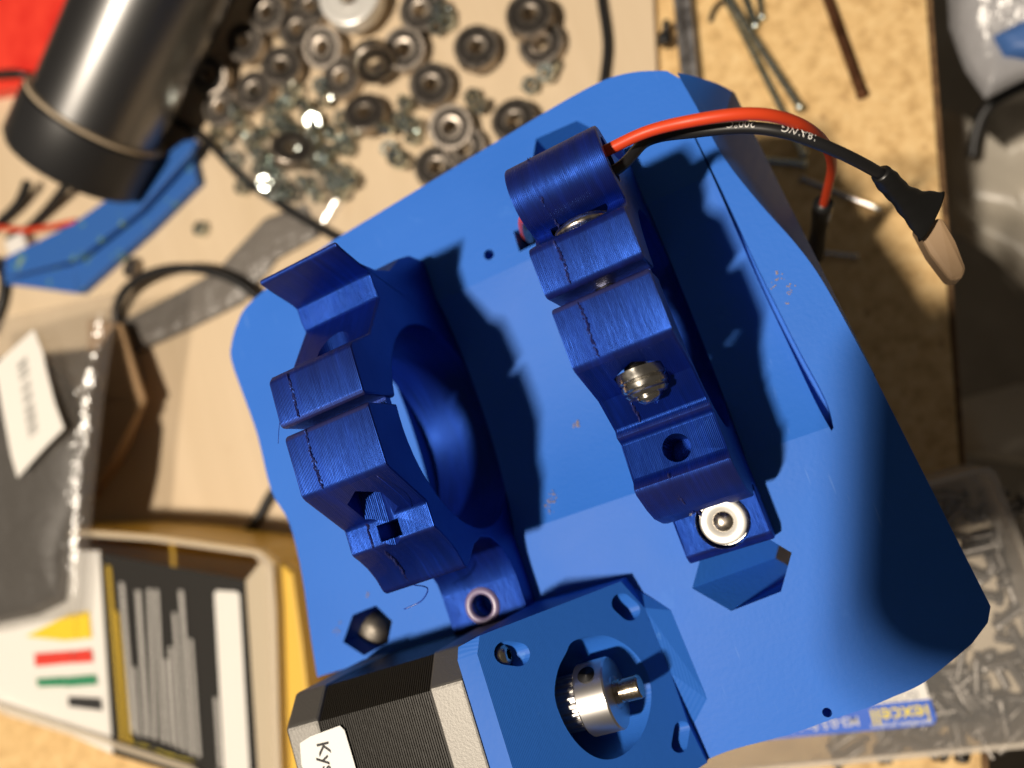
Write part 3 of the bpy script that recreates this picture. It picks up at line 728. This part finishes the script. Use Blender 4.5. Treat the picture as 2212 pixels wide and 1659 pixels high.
heap = [(447, 155, 2.5, 20, 1), (523, 88, 2, 12, 0), (600, 143, 2.2, 16, 1), (693, 97, 1.6, 14, 0), (473, 229, 0, 8, 2), (618, 327, 2.4, 38, 1), (573, 22, 4.4, 10, 0), (667, 13, 0, 5, 2),
        (867, 103, 1.0, 14, 0), (1022, 102, 1.5, 14, 0), (924, 182, 1.0, 15, 1), (1167, 92, 0, 3, 0), (1137, 32, 5.5, 12, 0), (790, 112, 4.2, 74, 3), (781, 247, 1.0, 18, 0), (967, 272, 1.8, 15, 2), (1107, 262, 1.2, 9, 1), (937, 362, .8, 12, 2), (904, 20, .5, 8, 1), (735, 165, 0, 4, 0), (640, 60, .4, 6, 1), (1000, 320, 0, 5, 0), (545, 195, 0, 6, 2)]
bl = 'small dark ball bearing lying in the loose heap above the blue plate'
BLAB = ['dark ball bearing nearest the black cylinder, at the left end of the heap', 'dark ball bearing second from the black cylinder, near the top edge', 'tilted dark ball bearing in the left half of the heap, below the top row',
 'dark ball bearing in the middle of the heap, left of the polished large bearing', 'dark ball bearing partly under its neighbour, beside the end of the black cylinder', 'steeply tilted dark ball bearing lowest in the heap, surrounded by nuts near the black cable',
 'dark ball bearing cut by the top edge, left of the polished large bearing', 'ball bearing right beside the polished large bearing at the top edge', 'dark ball bearing just right of and below the polished large bearing', 'open-bored dark ball bearing standing free left of the stacked pair',
 'open-bored dark ball bearing in the middle, between the stacked pair and the blue plate', 'lower ball bearing of the stacked pair at the right end of the heap', 'upper ball bearing of the stacked pair at the right end of the heap', 'ball bearing standing on its rim below the polished large bearing',
 'dark ball bearing in the middle of the heap with nuts on its right', 'dark ball bearing just above the upper left edge of the blue plate', 'dark ball bearing touching the blue plate edge at the right end of the heap', 'dark ball bearing half covered by the blue plate, lowest on the right',
 'dark ball bearing at the top edge beside a cluster of nuts', 'flat dark ball bearing below the tilted ones in the centre left', 'flat dark ball bearing between two tilted ones near the top edge', 'flat ball bearing half hidden beside the plate edge under another bearing', 'small flat ball bearing near the nuts in the left half of the heap']
proto = make_bearing('ball_bearing', bl, group='heap of small ball bearings')
az0 = math.atan2(RB[1] @ np.array([0, 0, -1.]), RB[0] @ np.array([0, 0, -1.]))
for i, (x, y, dz, tl, sp) in enumerate(heap):
    o = proto if i == 0 else copy_tree(proto)
    o['label'] = BLAB[i]
    tlr = math.radians(tl); zb = PZ + .1 + dz + 9.0*math.sin(tlr)*.9
    c = at(x, y, zb + 5)
    put(o, c - V((0, 0, 5)), tlr, az0 + rng.uniform(-1.2, 1.2), rng.uniform(0, 6))
bb = make_bearing('flanged_bearing', 'large bright polished steel bearing on top of the heap at the upper edge', 13.2, 7.0, True)
put(bb, at(768, 8, PZ + 8) , math.radians(10), az0 + .4)
small = make_bearing('ball_bearing', 'single small black bearing lying apart beside the black cable loop', 5.0, 3.6)
put(small, at(280, 578, PZ + 4) - V((0, 0, 3.6)), math.radians(18), 2.2)

def make_nut(label, group):
    t = thing('hex_nut', label, 'nut', (0, 0, 0), group)
    vs = []; fs = []; n = 6; R, r_, h = 3.7, 1.75, 2.8
    prof_ = [(R*.93, 0), (R, .3), (R, h-.3), (R*.93, h), (r_*1.15, h), (r_, h-.3), (r_, .3), (r_*1.15, 0)]
    vs, fs = lathe((0, 0, 0), (0, 0, 1), prof_, 12, True)
    vs2 = []
    for i, p in enumerate(vs):                       # six-sided outside, round bore
        ring = i//12; k = i % 12
        if ring < 4 and k % 2: p = p*V((.866, .866, 1))
        vs2.append(p)
    local_obj('nut_body', vs2, fs, 'zinc', t); return t
nuts = [(550, 217), (560, 228), (693, 183), (703, 190), (653, 230), (668, 250), (680, 262), (583, 270), (473, 287), (480, 300), (563, 293), (680, 300), (553, 320), (566, 335), (545, 305), (563, 367), (580, 380), (693, 357), (705, 370), (617, 407), (605, 398), (630, 420), (660, 390), (672, 402), (600, 430),
        (951, 20), (960, 35), (970, 50), (946, 55), (1024, 213), (1030, 222), (871, 227), (867, 260), (880, 266), (901, 273), (841, 323), (850, 336), (864, 353), (741, 313), (748, 325), (757, 383), (765, 395), (740, 370), (1147, 187), (1190, 147), (1180, 160), (640, 200), (625, 215), (590, 235), (700, 215), (720, 285), (712, 330), (520, 255), (510, 240), (830, 285), (895, 300), (730, 400), (690, 420)]
for _ in range(26): nuts.append((rng.uniform(500, 770), rng.uniform(200, 430)))
nproto = make_nut('small zinc-plated hex nut lying among the bearings above the blue plate', 'loose zinc hex nuts')
for i, (x, y) in enumerate(nuts):
    o = nproto if i == 0 else copy_tree(nproto)
    tl = math.radians(rng.choice((4, 10, 24, 40, 62))); dz = 3.7*math.sin(tl) + rng.choice((0, 0, .3, 2.0))
    put(o, at(x, y, PZ + dz + 1.6), tl, rng.uniform(0, 6.28), rng.uniform(0, 1))
lone = copy_tree(nproto); lone['label'] = 'single zinc hex nut lying alone on the pale wood left of the blue plate'
put(lone, at(437, 497, PZ + 1.2), .15, 1.0)

# ------------------------------------------------------------------ black can, red sheet, blue bracket and cables at upper left
zc_ = 33.0
ca, cb = at(390, -130, zc_ + 12), at(214, 250, zc_); cdn = (cb - ca)/np.linalg.norm(cb - ca)
can = thing('motor_can', 'big glossy black cylinder with wider black end cap lying at upper left', 'cylinder', (ca + cb)/2 - V((0, 0, zc_)))
L = float(np.linalg.norm(cb - ca))
o = obj('barrel', *lathe(ca, cdn, [(25, -4), (27.5, -2), (27.5, L)], 64), 'can_black', can); autosmooth(o, 40)
o = obj('rim', *lathe(cb, cdn, [(27.2, -1.0), (29.4, -.6), (29.8, .6), (27.2, 1.2)], 56, True), 'rim_beige', can); autosmooth(o, 40)
o = obj('end_cap', *lathe(cb, cdn, [(28.8, 1.0), (30.4, 2.0), (30.6, 23), (29.0, 26), (12, 27), (0, 27)], 64), 'cap_black', can); autosmooth(o, 40)
tag(obj('red_case', *sheet([(-200, -160), (230, -160), (160, 20), (118, 165), (60, 184), (-10, 197), (-200, 230)], 12, 11.9), 'red_plastic', base=at(0, 60, 0)), 'bright red plastic sheet in the upper left corner behind the black cylinder', 'plastic case')
br = thing('blue_bracket', 'blue printed bracket with green specks poking out below the black cylinder', 'bracket', at(250, 480, 0))
a1 = obj('flange', *sheet([(395, 305), (424, 300), (412, 330), (300, 455), (165, 560), (8, 600), (10, 556), (160, 480), (300, 380)], 14, 3), 'bracket_blue', br); bevel(a1, .5)
a2 = obj('leg', *sheet([(412, 332), (426, 392), (318, 500), (168, 634), (160, 566), (300, 458)], 9, 4.9), 'bracket_blue', br); bevel(a2, .5)
a3 = obj('foot', *sheet([(162, 570), (166, 634), (4, 612), (8, 602)], 8, 3.9), 'bracket_blue', br); bevel(a3, .5)
def cable(name, label, pts, r_, material='black_rubber', cat='cable', group=None):
    vs, fs = tube(pts, r_, 12, 8); o = obj(name, vs, fs, material, None, True, base=pts[0]); return tag(o, label, cat, group)
cable('black_cable', 'thin black cable arching over the red sheet at the left edge', [at(-60, 170, 14), at(10, 158, 20), at(50, 160, 20), at(95, 180, 12)], 1.9)
cable('black_cable', 'black cable running from below the black cylinder down to the blue plate', [at(330, 235, PZ + 4), at(400, 272, PZ + 2.2), at(455, 312, PZ + 2.2), at(520, 380, PZ + 2.2), at(600, 438, PZ + 2.2), at(680, 486, PZ + 2.2), at(740, 520, PZ + 2.2)], 2.0)
cable('black_cable', 'black cable bent in a loop over the grey plastic strip', [at(300, 830, PZ + 2), at(254, 700, PZ + 4), at(262, 640, PZ + 7), at(305, 600, PZ + 9), at(372, 580, PZ + 10), at(450, 585, PZ + 9), at(515, 610, PZ + 7), at(570, 655, PZ + 4)], 2.2)
cable('black_cable', 'short black cable leaving the left edge of the blue plate towards the marker box', [at(640, 1000, PZ + 2), at(585, 1070, PZ + 2.2), at(560, 1115, PZ + 2.2), at(528, 1160, PZ + 2.2)], 2.1)
cable('black_cable', 'black cable coming down from the top edge behind the blue plate', [at(1296, -60, PZ + 2), at(1300, 0, PZ + 2), at(1309, 60, PZ + 2), at(1312, 110, PZ + 2), at(1304, 180, PZ + 2)], 1.9)
cable('black_lead', 'black lead hanging below the end cap at far left', [at(60, 395, 12), at(40, 440, 8), at(0, 480, PZ + 3), at(-40, 520, PZ + 2)], 2.4, cat='wire')
cable('black_lead', 'black lead curving between the end cap and the blue bracket', [at(140, 405, 12), at(105, 450, 8), at(60, 495, PZ + 2), at(20, 515, PZ + 2)], 2.2, cat='wire')
cable('red_lead', 'thin dark red lead at the left edge below the black end cap', [at(-30, 486, PZ + 3), at(20, 494, PZ + 4), at(70, 496, PZ + 4), at(165, 478, PZ + 6)], 1.4, 'red_wire', 'wire')
cable('black_lead', 'thick black lead running down the left edge beside the blue bracket', [at(-10, 560, PZ + 3), at(8, 600, PZ + 3), at(4, 650, PZ + 3), at(-20, 720, PZ + 3)], 2.4, cat='wire')
o = obj('wire_connector', *sheet([(8, 520), (45, 500), (58, 535), (18, 555)], PZ + 7, 6.5), 'white_plastic', base=at(30, 525, PZ)); bevel(o, 1, 2); tag(o, 'small white plug on the leads at the left edge', 'connector')
o = obj('cable_clip', *sheet([(40, 200), (78, 178), (90, 200), (50, 222)], 30, 10), 'white_plastic', base=at(60, 200, 0)); bevel(o, 1, 2); tag(o, 'small white clip at the rim of the black cylinder', 'clip')

# ------------------------------------------------------------------ films, pouch, cardboard
def pillow(name, px, z, h, material, parent=None, base=None, rings=14, noise=.5, per=6, seed=1, thick=True):
    P = []; m_ = len(px)
    for i in range(m_):
        a, b = px[i], px[(i+1) % m_]
        for k in range(per): P.append((a[0] + (b[0]-a[0])*k/per, a[1] + (b[1]-a[1])*k/per))
    W_ = [at(x, y, z) for x, y in P]; c = sum(W_)/len(W_); n_ = len(W_); rg = random.Random(seed)
    ph = [(rg.uniform(.02, .13), rg.uniform(.02, .13), rg.uniform(0, 6), rg.uniform(.3, 1)) for _ in range(9)]
    vs = [c + V((0, 0, h))]; fs = []
    for r_ in range(1, rings+1):
        s_ = r_/rings
        for w in W_:
            p = c + (w - c)*s_; q = sum(a*math.sin(fx*p[0] + fy*p[1] + f0) for fx, fy, f0, a in ph)
            vs.append(V((p[0], p[1], p[2] + h*math.sqrt(max(0, 1 - s_**4)) + noise*q*min(1, (1-s_)*4 + .25))))
    for k in range(n_): fs.append([0, 1+k, 1+(k+1) % n_])
    for r_ in range(rings-1):
        for k in range(n_): l = (k+1) % n_; fs.append([1+r_*n_+k, 1+r_*n_+l, 1+(r_+1)*n_+l, 1+(r_+1)*n_+k])
    if thick:
        o_ = len(vs); vs += [V((p[0], p[1], p[2] - .4)) for p in vs[-n_:]]
        fs.append(list(range(o_, o_+n_))[::-1]); l0 = 1+(rings-1)*n_
        for k in range(n_): l = (k+1) % n_; fs.append([l0+k, l0+l, o_+l, o_+k])
    return obj(name, vs, fs, material, parent, True, base=base)
st = thing('plastic_strip', 'grey glossy strip with bright spots lying diagonally on the pale wood left of the plate', 'strip', at(400, 660, PZ))
pillow('sleeve', [(228, 716), (262, 778), (410, 712), (525, 655), (600, 560), (690, 510), (660, 440), (575, 470), (505, 545), (470, 585)], PZ + 1.0, 2.2, 'grey_film', st, noise=.35, seed=4)
ob = obj('inner_card', *sheet([(245, 735), (268, 765), (520, 640), (500, 600)], PZ + .8, .5), 'grey_rail', st)
fl = thing('clear_film', 'crumpled clear plastic film under the loose nuts beside the blue plate', 'plastic film', at(620, 460, PZ))
pillow('film', [(470, 300), (600, 290), (720, 330), (760, 420), (700, 500), (640, 480), (560, 430), (500, 380)], PZ + .3, 2.0, 'clear_plastic', fl, noise=.5, seed=9)
pc = thing('black_pouch', 'dark grey zip pouch with white barcode sticker at the left edge', 'pouch', at(60, 1000, PZ))
pillow('pouch_sleeve', [(-160, 735), (0, 690), (150, 655), (252, 632), (246, 700), (222, 860), (205, 1020), (196, 1130), (180, 1330), (96, 1345), (-160, 1400)], 46, 6, 'pouch_film', pc, noise=.5, seed=12)
pillow('dark_content', [(-160, 790), (20, 770), (110, 780), (165, 850), (190, 960), (180, 1060), (150, 1200), (140, 1300), (80, 1330), (-160, 1380)], 43, 6.5, 'dark_pouch', pc, noise=.5, seed=3)
lpx = [(-12, 790), (72, 712), (92, 760), (100, 800), (118, 870), (138, 925), (98, 965), (62, 1005), (38, 1032), (24, 985), (8, 900)]
lw = [at(x, y, 55.2) for x, y in lpx]
o_ = at(72, 712, 55.2); xd_ = at(138, 925, 55.2) - o_
cx0 = np.array([-12, 790.]); 
def luv(x, y):
    ux = np.array([72+12, 712-790.]); uy = np.array([38+0, 1032-790.]); M_ = np.array([ux, uy]).T; q = np.linalg.solve(M_, np.array([x, y]) - cx0); return (float(q[0]), float(q[1]))
vs, fs = prism(lw, (0, 0, -.3)); uvl = [luv(*p) for p in lpx]*2
obj('barcode_sticker', vs, fs, 'barcode_paper', pc, uvs=uvl)
cbx = thing('cardboard_flap', 'folded brown cardboard flap half hidden behind the grey pouch', 'cardboard', at(240, 950, PZ))
obj('panel', *prism([at(190, 690, PZ + 2), at(262, 700, PZ + 12), at(312, 862, PZ + 14), at(190, 860, PZ + 2)], (0, 0, -1.5)), 'cardboard', cbx)
obj('side', *prism([at(190, 868, PZ + 2), at(312, 862, PZ + 14), at(262, 1000, PZ + 2), at(190, 1090, PZ + 1.6)], (0, 0, -1.5)), 'cardboard', cbx)

# ------------------------------------------------------------------ marker organiser box (lower left)
ZB = 44.0
def z6(x, y): return (x/3.0, 1106 + y/3.0)
ob = thing('organizer_box', 'clear yellowish organizer box holding a black printed card and colour swatch card', 'box', at(350, 1450, 0))
lidp = [(-130, 1490), (-60, 1150), (188, 1148), (330, 1158), (560, 1190), (588, 1215), (596, 1320), (602, 1560), (612, 1800), (420, 1668), (150, 1582)]
inn = [at(x, y, ZB) for x, y in lidp]; cen = sum(inn)/len(inn)
def shrink(P, k): return [V((cen[0] + (p[0]-cen[0])*k, cen[1] + (p[1]-cen[1])*k, p[2])) for p in P]
def wall_ring(P, k, z0, z1):
    n_ = len(P); out_t = [V((p[0], p[1], z1)) for p in P]; out_b = [V((p[0], p[1], z0)) for p in P]
    Q = shrink(P, k); in_t = [V((p[0], p[1], z1)) for p in Q]; in_b = [V((p[0], p[1], z0)) for p in Q]
    vs = out_b + out_t + in_t + in_b; fs = []
    for i in range(n_):
        j = (i+1) % n_
        for a, b in ((0, 1), (1, 2), (2, 3), (3, 0)): fs.append([a*n_+i, a*n_+j, b*n_+j, b*n_+i])
    return vs, fs
obj('wall', *wall_ring(inn, .975, PZ + .1, ZB - 3), 'yellow_plastic', ob)
obj('lid_rim', *wall_ring(shrink(inn, 1.008), .945, ZB - 3.2, ZB + .5), 'frosted_plastic', ob)
obj('bottom', *prism([V((p[0], p[1], PZ + .3)) for p in shrink(inn, .97)], (0, 0, 1.2)), 'yellow_plastic', ob)
white = [(170, 1190), (214, 1190), (243, 1628), (152, 1587), (20, 1545), (-60, 1500), (-60, 1200)]
bcard = [(219, 1196), (527, 1253), (560, 1720), (400, 1676), (245, 1630)]
wc = obj('white_card', *sheet(white, ZB - 2.2, .6), 'paper_white', ob)
bc = obj('black_card', *sheet(bcard, ZB - 2.1, .6), 'card_black', ob)
def patch(name, px, z, material, parent, uv=None):
    vs = [at(x, y, z) for x, y in px]; return obj(name, vs, [list(range(len(vs)))], material, parent, uvs=uv)
for nm, cl_, px in (('yellow', 'swatch_yellow', [(163, 1324), (192, 1320), (198, 1378), (166, 1382)]), ('red', 'swatch_red', [(160, 1406), (197, 1402), (201, 1430), (158, 1433)]),
                ('green', 'swatch_green', [(143, 1463), (206, 1457), (211, 1479), (141, 1484)]), ('black', 'swatch_black', [(147, 1505), (217, 1509), (221, 1535), (148, 1526)])):
    patch('swatch', px, ZB - 1.7, cl_, wc)
    x0 = px[0][0]; ext = {'yellow': 105, 'red': 88, 'green': 62, 'black': 62}[nm]
fade = [('swatch_yellow', [(55, 1375), (150, 1326), (162, 1326), (165, 1382), (140, 1384)]), ('swatch_red', [(74, 1412), (158, 1406), (157, 1432), (76, 1440)]), ('swatch_green', [(78, 1466), (142, 1462), (141, 1482), (82, 1484)])]
for cl_, px in fade: patch('swatch', px, ZB - 1.68, cl_, wc)
def text_strip(x0, y0, x1, y1, w, material):
    a, b = z6(x0, y0), z6(x1, y1); w = w/3.0*.72
    px = [(a[0]-w/2, a[1]), (a[0]+w/2, a[1]+2), (b[0]+w/2, b[1]+2), (b[0]-w/2, b[1])]; Lr = math.hypot(b[0]-a[0], b[1]-a[1])/300.
    patch('printed_line', px, ZB - 1.35, material, bc, [(0, 0), (.03, 0), (.03, Lr), (0, Lr)])
for q in ((700, 345, 795, 1480, 44), (757, 640, 842, 1500, 38)): text_strip(*q, 'print_yellow')
for q in ((842, 1478, 875, 1492, 40), (905, 1500, 960, 1520, 50), (1010, 1540, 1060, 1556, 60), (1080, 1562, 1130, 1580, 60), (1150, 1585, 1250, 1610, 60)): text_strip(*q, 'ink_yellow')
for q in ((787, 455, 865, 1430, 42), (870, 1000, 905, 1450, 32), (893, 505, 955, 1455, 44), (968, 495, 1005, 1470, 38), (1012, 500, 1062, 1490, 38), (1075, 950, 1108, 1505, 36), (1104, 870, 1150, 1525, 36), (1130, 650, 1195, 1545, 36), (1172, 505, 1245, 1570, 42), (1236, 820, 1290, 1585, 32), (1398, 1200, 1428, 1659, 36)): text_strip(*q, 'print_white')
patch('white_strip', [z6(1388, 525), z6(1405, 508), z6(1535, 516), z6(1552, 535), z6(1620, 1720), z6(1455, 1720)], ZB - 1.3, 'paper_white', bc)
obj('rim_band', *sheet([(531, 1254), (562, 1215), (590, 1232), (598, 1400), (606, 1720), (561, 1720)], ZB - 1.0, 1.5), 'rim_cream', ob)
patch('lid_window', [(-40, 1480), (-20, 1185), (190, 1170), (555, 1215), (580, 1240), (590, 1530), (596, 1720), (420, 1655), (150, 1570)], ZB + .2, 'lid_film', ob)
o = obj('wall_glow_ledge', *sheet([(575, 1190), (632, 1240), (654, 1400), (672, 1560), (700, 1800), (606, 1800), (598, 1320)], 40, 8), 'yellow_plastic', ob); bevel(o, .8)  # ledge added to catch light in place of the wall's yellow glow

# ------------------------------------------------------------------ clear box of machine screws (lower right)
ZS = 30.0
sb = thing('screw_box', 'clear plastic box full of small screws under the lower right corner of the plate', 'box', at(2000, 1400, 0))
bxp = [(2011, 1041), (2116, 1013), (2136, 1013), (2150, 1024), (2240, 1260), (2320, 1560), (2310, 1590), (2212, 1613), (1700, 1660), (1420, 1690), (1380, 1680), (1520, 1200), (1560, 1150)]
inn = [at(x, y, ZS) for x, y in bxp]; cen = sum(inn)/len(inn)
obj('wall', *wall_ring(inn, .965, .4, ZS - 1), 'box_wall', sb)
obj('rim', *wall_ring(shrink(inn, 1.01), .955, ZS - 1.2, ZS + .6), 'box_wall', sb)
obj('bottom', *prism([V((p[0], p[1], .3)) for p in shrink(inn, .97)], (0, 0, .9)), 'frosted_plastic', sb)
obj('lid', *prism([V((p[0], p[1], ZS - .2)) for p in shrink(inn, .96)], (0, 0, .5)), 'clear_plastic', sb)
def z8(x, y): return (1474.7 + x/3.0, 1106 + y/3.0)
ZL = ZS + .75
lb_ = thing('box_label', 'blue and white product label with yellow lettering stuck on the clear screw box', 'label', at(1850, 1550, ZL))
obj('white_field', *sheet([z8(1190, 1250), z8(1600, 1213), z8(1560, 1070), z8(700, 1130), z8(300, 1300)], ZL, .3), 'paper_white', lb_)
obj('blue_field', *sheet([z8(1605, 1214), z8(1645, 1335), z8(1636, 1365), z8(1618, 1380), z8(1180, 1420), z8(470, 1482), z8(250, 1500), z8(150, 1330), z8(1190, 1252)], ZL, .3), 'label_blue', lb_)
def label_text(s, a, b, size, mt, bold=0.0, zo=.12):
    A_, B_ = at(*z8(*a), ZL + zo), at(*z8(*b), ZL + zo); xd = (B_ - A_)/np.linalg.norm(B_ - A_)
    return text_mesh('lettering', s, size, A_, xd, np.cross(V((0, 0, 1.)), xd), mt, lb_, bold=bold)
label_text('iexcell', (1605, 1292), (1190, 1330), 6.2, 'ink_yellow', .012)
label_text('iexcellent product', (1618, 1358), (1215, 1392), 2.2, 'ink_white', .01)
label_text('M3-0.5 Stainless Steel', (1142, 1350), (690, 1398), 3.7, 'ink_white', .01)
label_text('ISO7380', (1530, 1180), (1310, 1198), 3.4, 'ink_grey', .02)
def make_screw():
    t = thing('machine_screw', 'small button-head machine screw lying in the clear box', 'screw', (0, 0, 0), 'machine screws in the clear box')
    prof_ = [(1.2, 0)]
    for i in range(13): prof_ += [(1.32, .3 + i*.75), (1.08, .65 + i*.75)]
    prof_ += [(1.25, 10.4)]
    o = local_obj('shaft', *lathe((0, 0, 0), (0, 0, 1), prof_, 8), 'screw_steel', t, True)
    o = local_obj('head', *lathe((0, 0, 10.3), (0, 0, 1), [(2.35, 0), (2.35, .4), (1.9, 1.2), (1.0, 1.5), (.85, .7), (0, .7)], 12), 'screw_steel', t); autosmooth(o, 40); return t
sproto = make_screw(); first = True
cand = []
tries = 0
def inside(x, y): return y > 1030 and (x - 2130)*.36 < (y - 1020)*.92 and y < 1645 - (x - 1700)*.085
while len(cand) < 92 and tries < 5000:
    tries += 1; x, y = rng.uniform(1640, 2205), rng.uniform(1060, 1640)
    # keep to the part of the box that sticks out past the plate
    edge_x = 1850 + (y - 720)*.5
    if y < 1330 and x < edge_x - 25: continue
    if y >= 1330 and y < 1500 - (x - 1990)*.62 - 30: continue
    if not inside(x, y) or x - 2150 > (y - 1040)*.36: continue
    if y > 1560 and x < 1900 and rng.random() < .45: continue
    cand.append((x, y))
for i, (x, y) in enumerate(cand):
    o = sproto if i == 0 else copy_tree(sproto)
    z = rng.choice((2.9, 2.9, 5.2, 7.4)); p = at(x, y, z); a = rng.uniform(0, 6.28)
    el = math.radians(rng.uniform(-7, 7)); d = Vector((math.cos(a)*math.cos(el), math.sin(a)*math.cos(el), math.sin(el)))
    o.location = (p - V(d)*5)*K; o.rotation_euler = d.to_track_quat('Z', 'Y').to_euler()

# ------------------------------------------------------------------ rods, nails, rail and small hardware on the particle board
def rod(name, label, a, b, r_, material, ball=0.0, z=None, cat='rod', head=False, group=None):
    z = r_ + .1 if z is None else z
    A_, B_ = at(*a, z), at(*b, z); d = (B_ - A_)/np.linalg.norm(B_ - A_); L = float(np.linalg.norm(B_ - A_))
    t = thing(name, label, cat, (A_ + B_)/2 - V((0, 0, z)), group)
    n_ = int(L/1.0); prof_ = []
    for i in range(n_): prof_ += [(r_, L*i/n_), (r_*.9, L*(i+.5)/n_)]
    prof_ += [(r_, L)]
    obj('shank', *lathe(A_, d, prof_, 12), material, t, True)
    if ball: obj('tip', *lathe(B_ - d*.3, d, [(r_, -1.0), (ball, -.4), (ball, .9), (ball*.6, 1.5), (0, 1.6)], 16), material, t, True)
    if head: obj('head', *lathe(A_, -d, [(r_*1.9, 0), (r_*1.9, .5), (0, .8)], 14), material, t)
    return t
rod('threaded_rod', 'longest zinc threaded rod, uppermost, ending nearest the top of the red wire', (1518, -86), (1728, 232), 1.4, 'zinc', 1.7, z=4.6)
rod('threaded_rod', 'zinc threaded rod passing beneath the red and black wires', (1560, -20), (1736, 332), 1.4, 'zinc', 1.7)
rod('threaded_rod', 'short zinc rod end right beside the upper part of the longest rod', (1590, -60), (1632, 56), 1.4, 'zinc', 1.5, z=1.6)
rod('threaded_rod', 'zinc threaded rod lying crosswise, half hidden under the blue plate', (1560, 338), (1738, 354), 1.4, 'zinc', 1.7)
rod('threaded_rod', 'short end of a zinc rod at the top edge, farthest right of the rods', (1632, -80), (1646, 38), 1.3, 'zinc', 1.5)
rod('nail', 'thin steel nail lying on the particle board below the black wire', (1735, 386), (1898, 451), 1.05, 'steel', 1.15, cat='nail', head=True)
rod('nail', 'short steel nail end peeking out beside the black heat shrink', (1740, 540), (1848, 553), 1.05, 'steel', 1.15, cat='nail')
rod('brown_rod', 'rusty brown rod lying on the particle board near the right edge', (1765, -70), (1863, 204), 1.9, 'brown_rod', 2.0)
cable('wire_hook', 'small bent black wire hook on the particle board at the top edge', [at(1585, -5, 1.2), at(1560, 4, 1.2), at(1542, 22, 1.2), at(1534, 46, 1.2)], .9, cat='hook')
rl_ = thing('steel_rail', 'grey steel rail standing out behind the top corner of the plate', 'rail', at(1480, 60, 0))
o = obj('bar', *sheet([(1446, -80), (1486, -80), (1512, 190), (1472, 190)], 6, 5.9), 'grey_rail', rl_); bevel(o, .6, 2)
o = obj('groove', *sheet([(1462, -80), (1468, -80), (1493, 190), (1487, 190)], 6.15, .4), 'dark_steel', rl_)
kb = thing('grub_screw', 'small black socket screw on the wood beside the steel rail', 'screw', at(1437, 70, PZ))
p0_, p1_ = at(1434, 96, PZ + 2.5), at(1440, 38, PZ + 2.5); d_ = (p1_ - p0_)/np.linalg.norm(p1_ - p0_)
obj('head', *lathe(p0_, d_, [(0, 0), (2.2, 0), (2.4, .3), (2.4, 3.6), (2.2, 3.9), (1.2, 3.9)], 24), 'cap_black', kb, True)
obj('thread', *lathe(p0_ + d_*3.8, d_, [(1.25, 0), (1.3, 4.5), (1.0, 5.2), (0, 5.2)], 16), 'cap_black', kb, True)

# ------------------------------------------------------------------ things past the bench edge
bg_ = thing('plastic_bag', 'grey crumpled plastic bag with blue print beyond the upper right bench edge', 'bag', at(2140, 80, -60))
pillow('film', [(2040, -80), (2300, -120), (2330, 160), (2212, 170), (2128, 214), (2085, 150), (2050, 60)], -46, 10, 'bag_film', bg_, noise=2.0, seed=21)
pillow('blue_print', [(2130, 90), (2230, 40), (2290, 110), (2215, 140), (2160, 135)], -42, 9, 'bag_blue', bg_, noise=1.0, seed=22)
cable('black_cable', 'soft dark cable curving beyond the right bench edge', [at(2260, 165, -90), at(2170, 205, -90), at(2128, 240, -92), at(2108, 290, -95), at(2100, 340, -98)], 2.5)
pb = thing('pale_sack', 'large pale plastic sack hanging out of focus below the right bench edge', 'sack', at(2160, 700, -300))
pillow('film', [(2010, 240), (2140, 330), (2260, 260), (2400, 300), (2400, 700), (2230, 640), (2150, 560), (2060, 500)], -140, 14, 'pale_film', pb, noise=5.0, seed=31)
pillow('fold', [(2050, 870), (2200, 830), (2400, 850), (2400, 1000), (2230, 1010), (2070, 980)], -150, 12, 'pale_film', pb, noise=4.0, seed=32)

# ------------------------------------------------------------------ the phone that takes the picture, above the frame
zph = HCAM + 16
LP = (np.array((-.06, .03, .14)) + np.array(LDIR)*1.5)/K
def lift(px): 
    S = at(*px, ZP); return S + (LP - S)*((zph - ZP)/(LP[2] - ZP))
c0, c1_ = lift((1806, 1470)), lift((1836, 790)); ev = (c1_ - c0)/np.linalg.norm(c1_ - c0); eu = V((ev[1], -ev[0], 0)); eu *= math.copysign(1, eu[0])
W_, L_, rr0 = 66., 126., 11.
pts = []
for (sx_, sy_, a0) in ((rr0, rr0, 180), (L_ - rr0, rr0, 270), (L_ - rr0, W_ - rr0, 0), (rr0, W_ - rr0, 90)):
    for k in range(9): th = math.radians(a0 + k*11.25); pts.append(c0 + eu*(sx_ + rr0*math.cos(th)) + ev*(sy_ + rr0*math.sin(th)))
ph = thing('smartphone', 'dark smartphone held above the plate, outside the frame', 'phone', c0)
o = obj('body', *prism(pts, (0, 0, 6.8)), 'phone_back', ph); bevel(o, 1.2, 3)
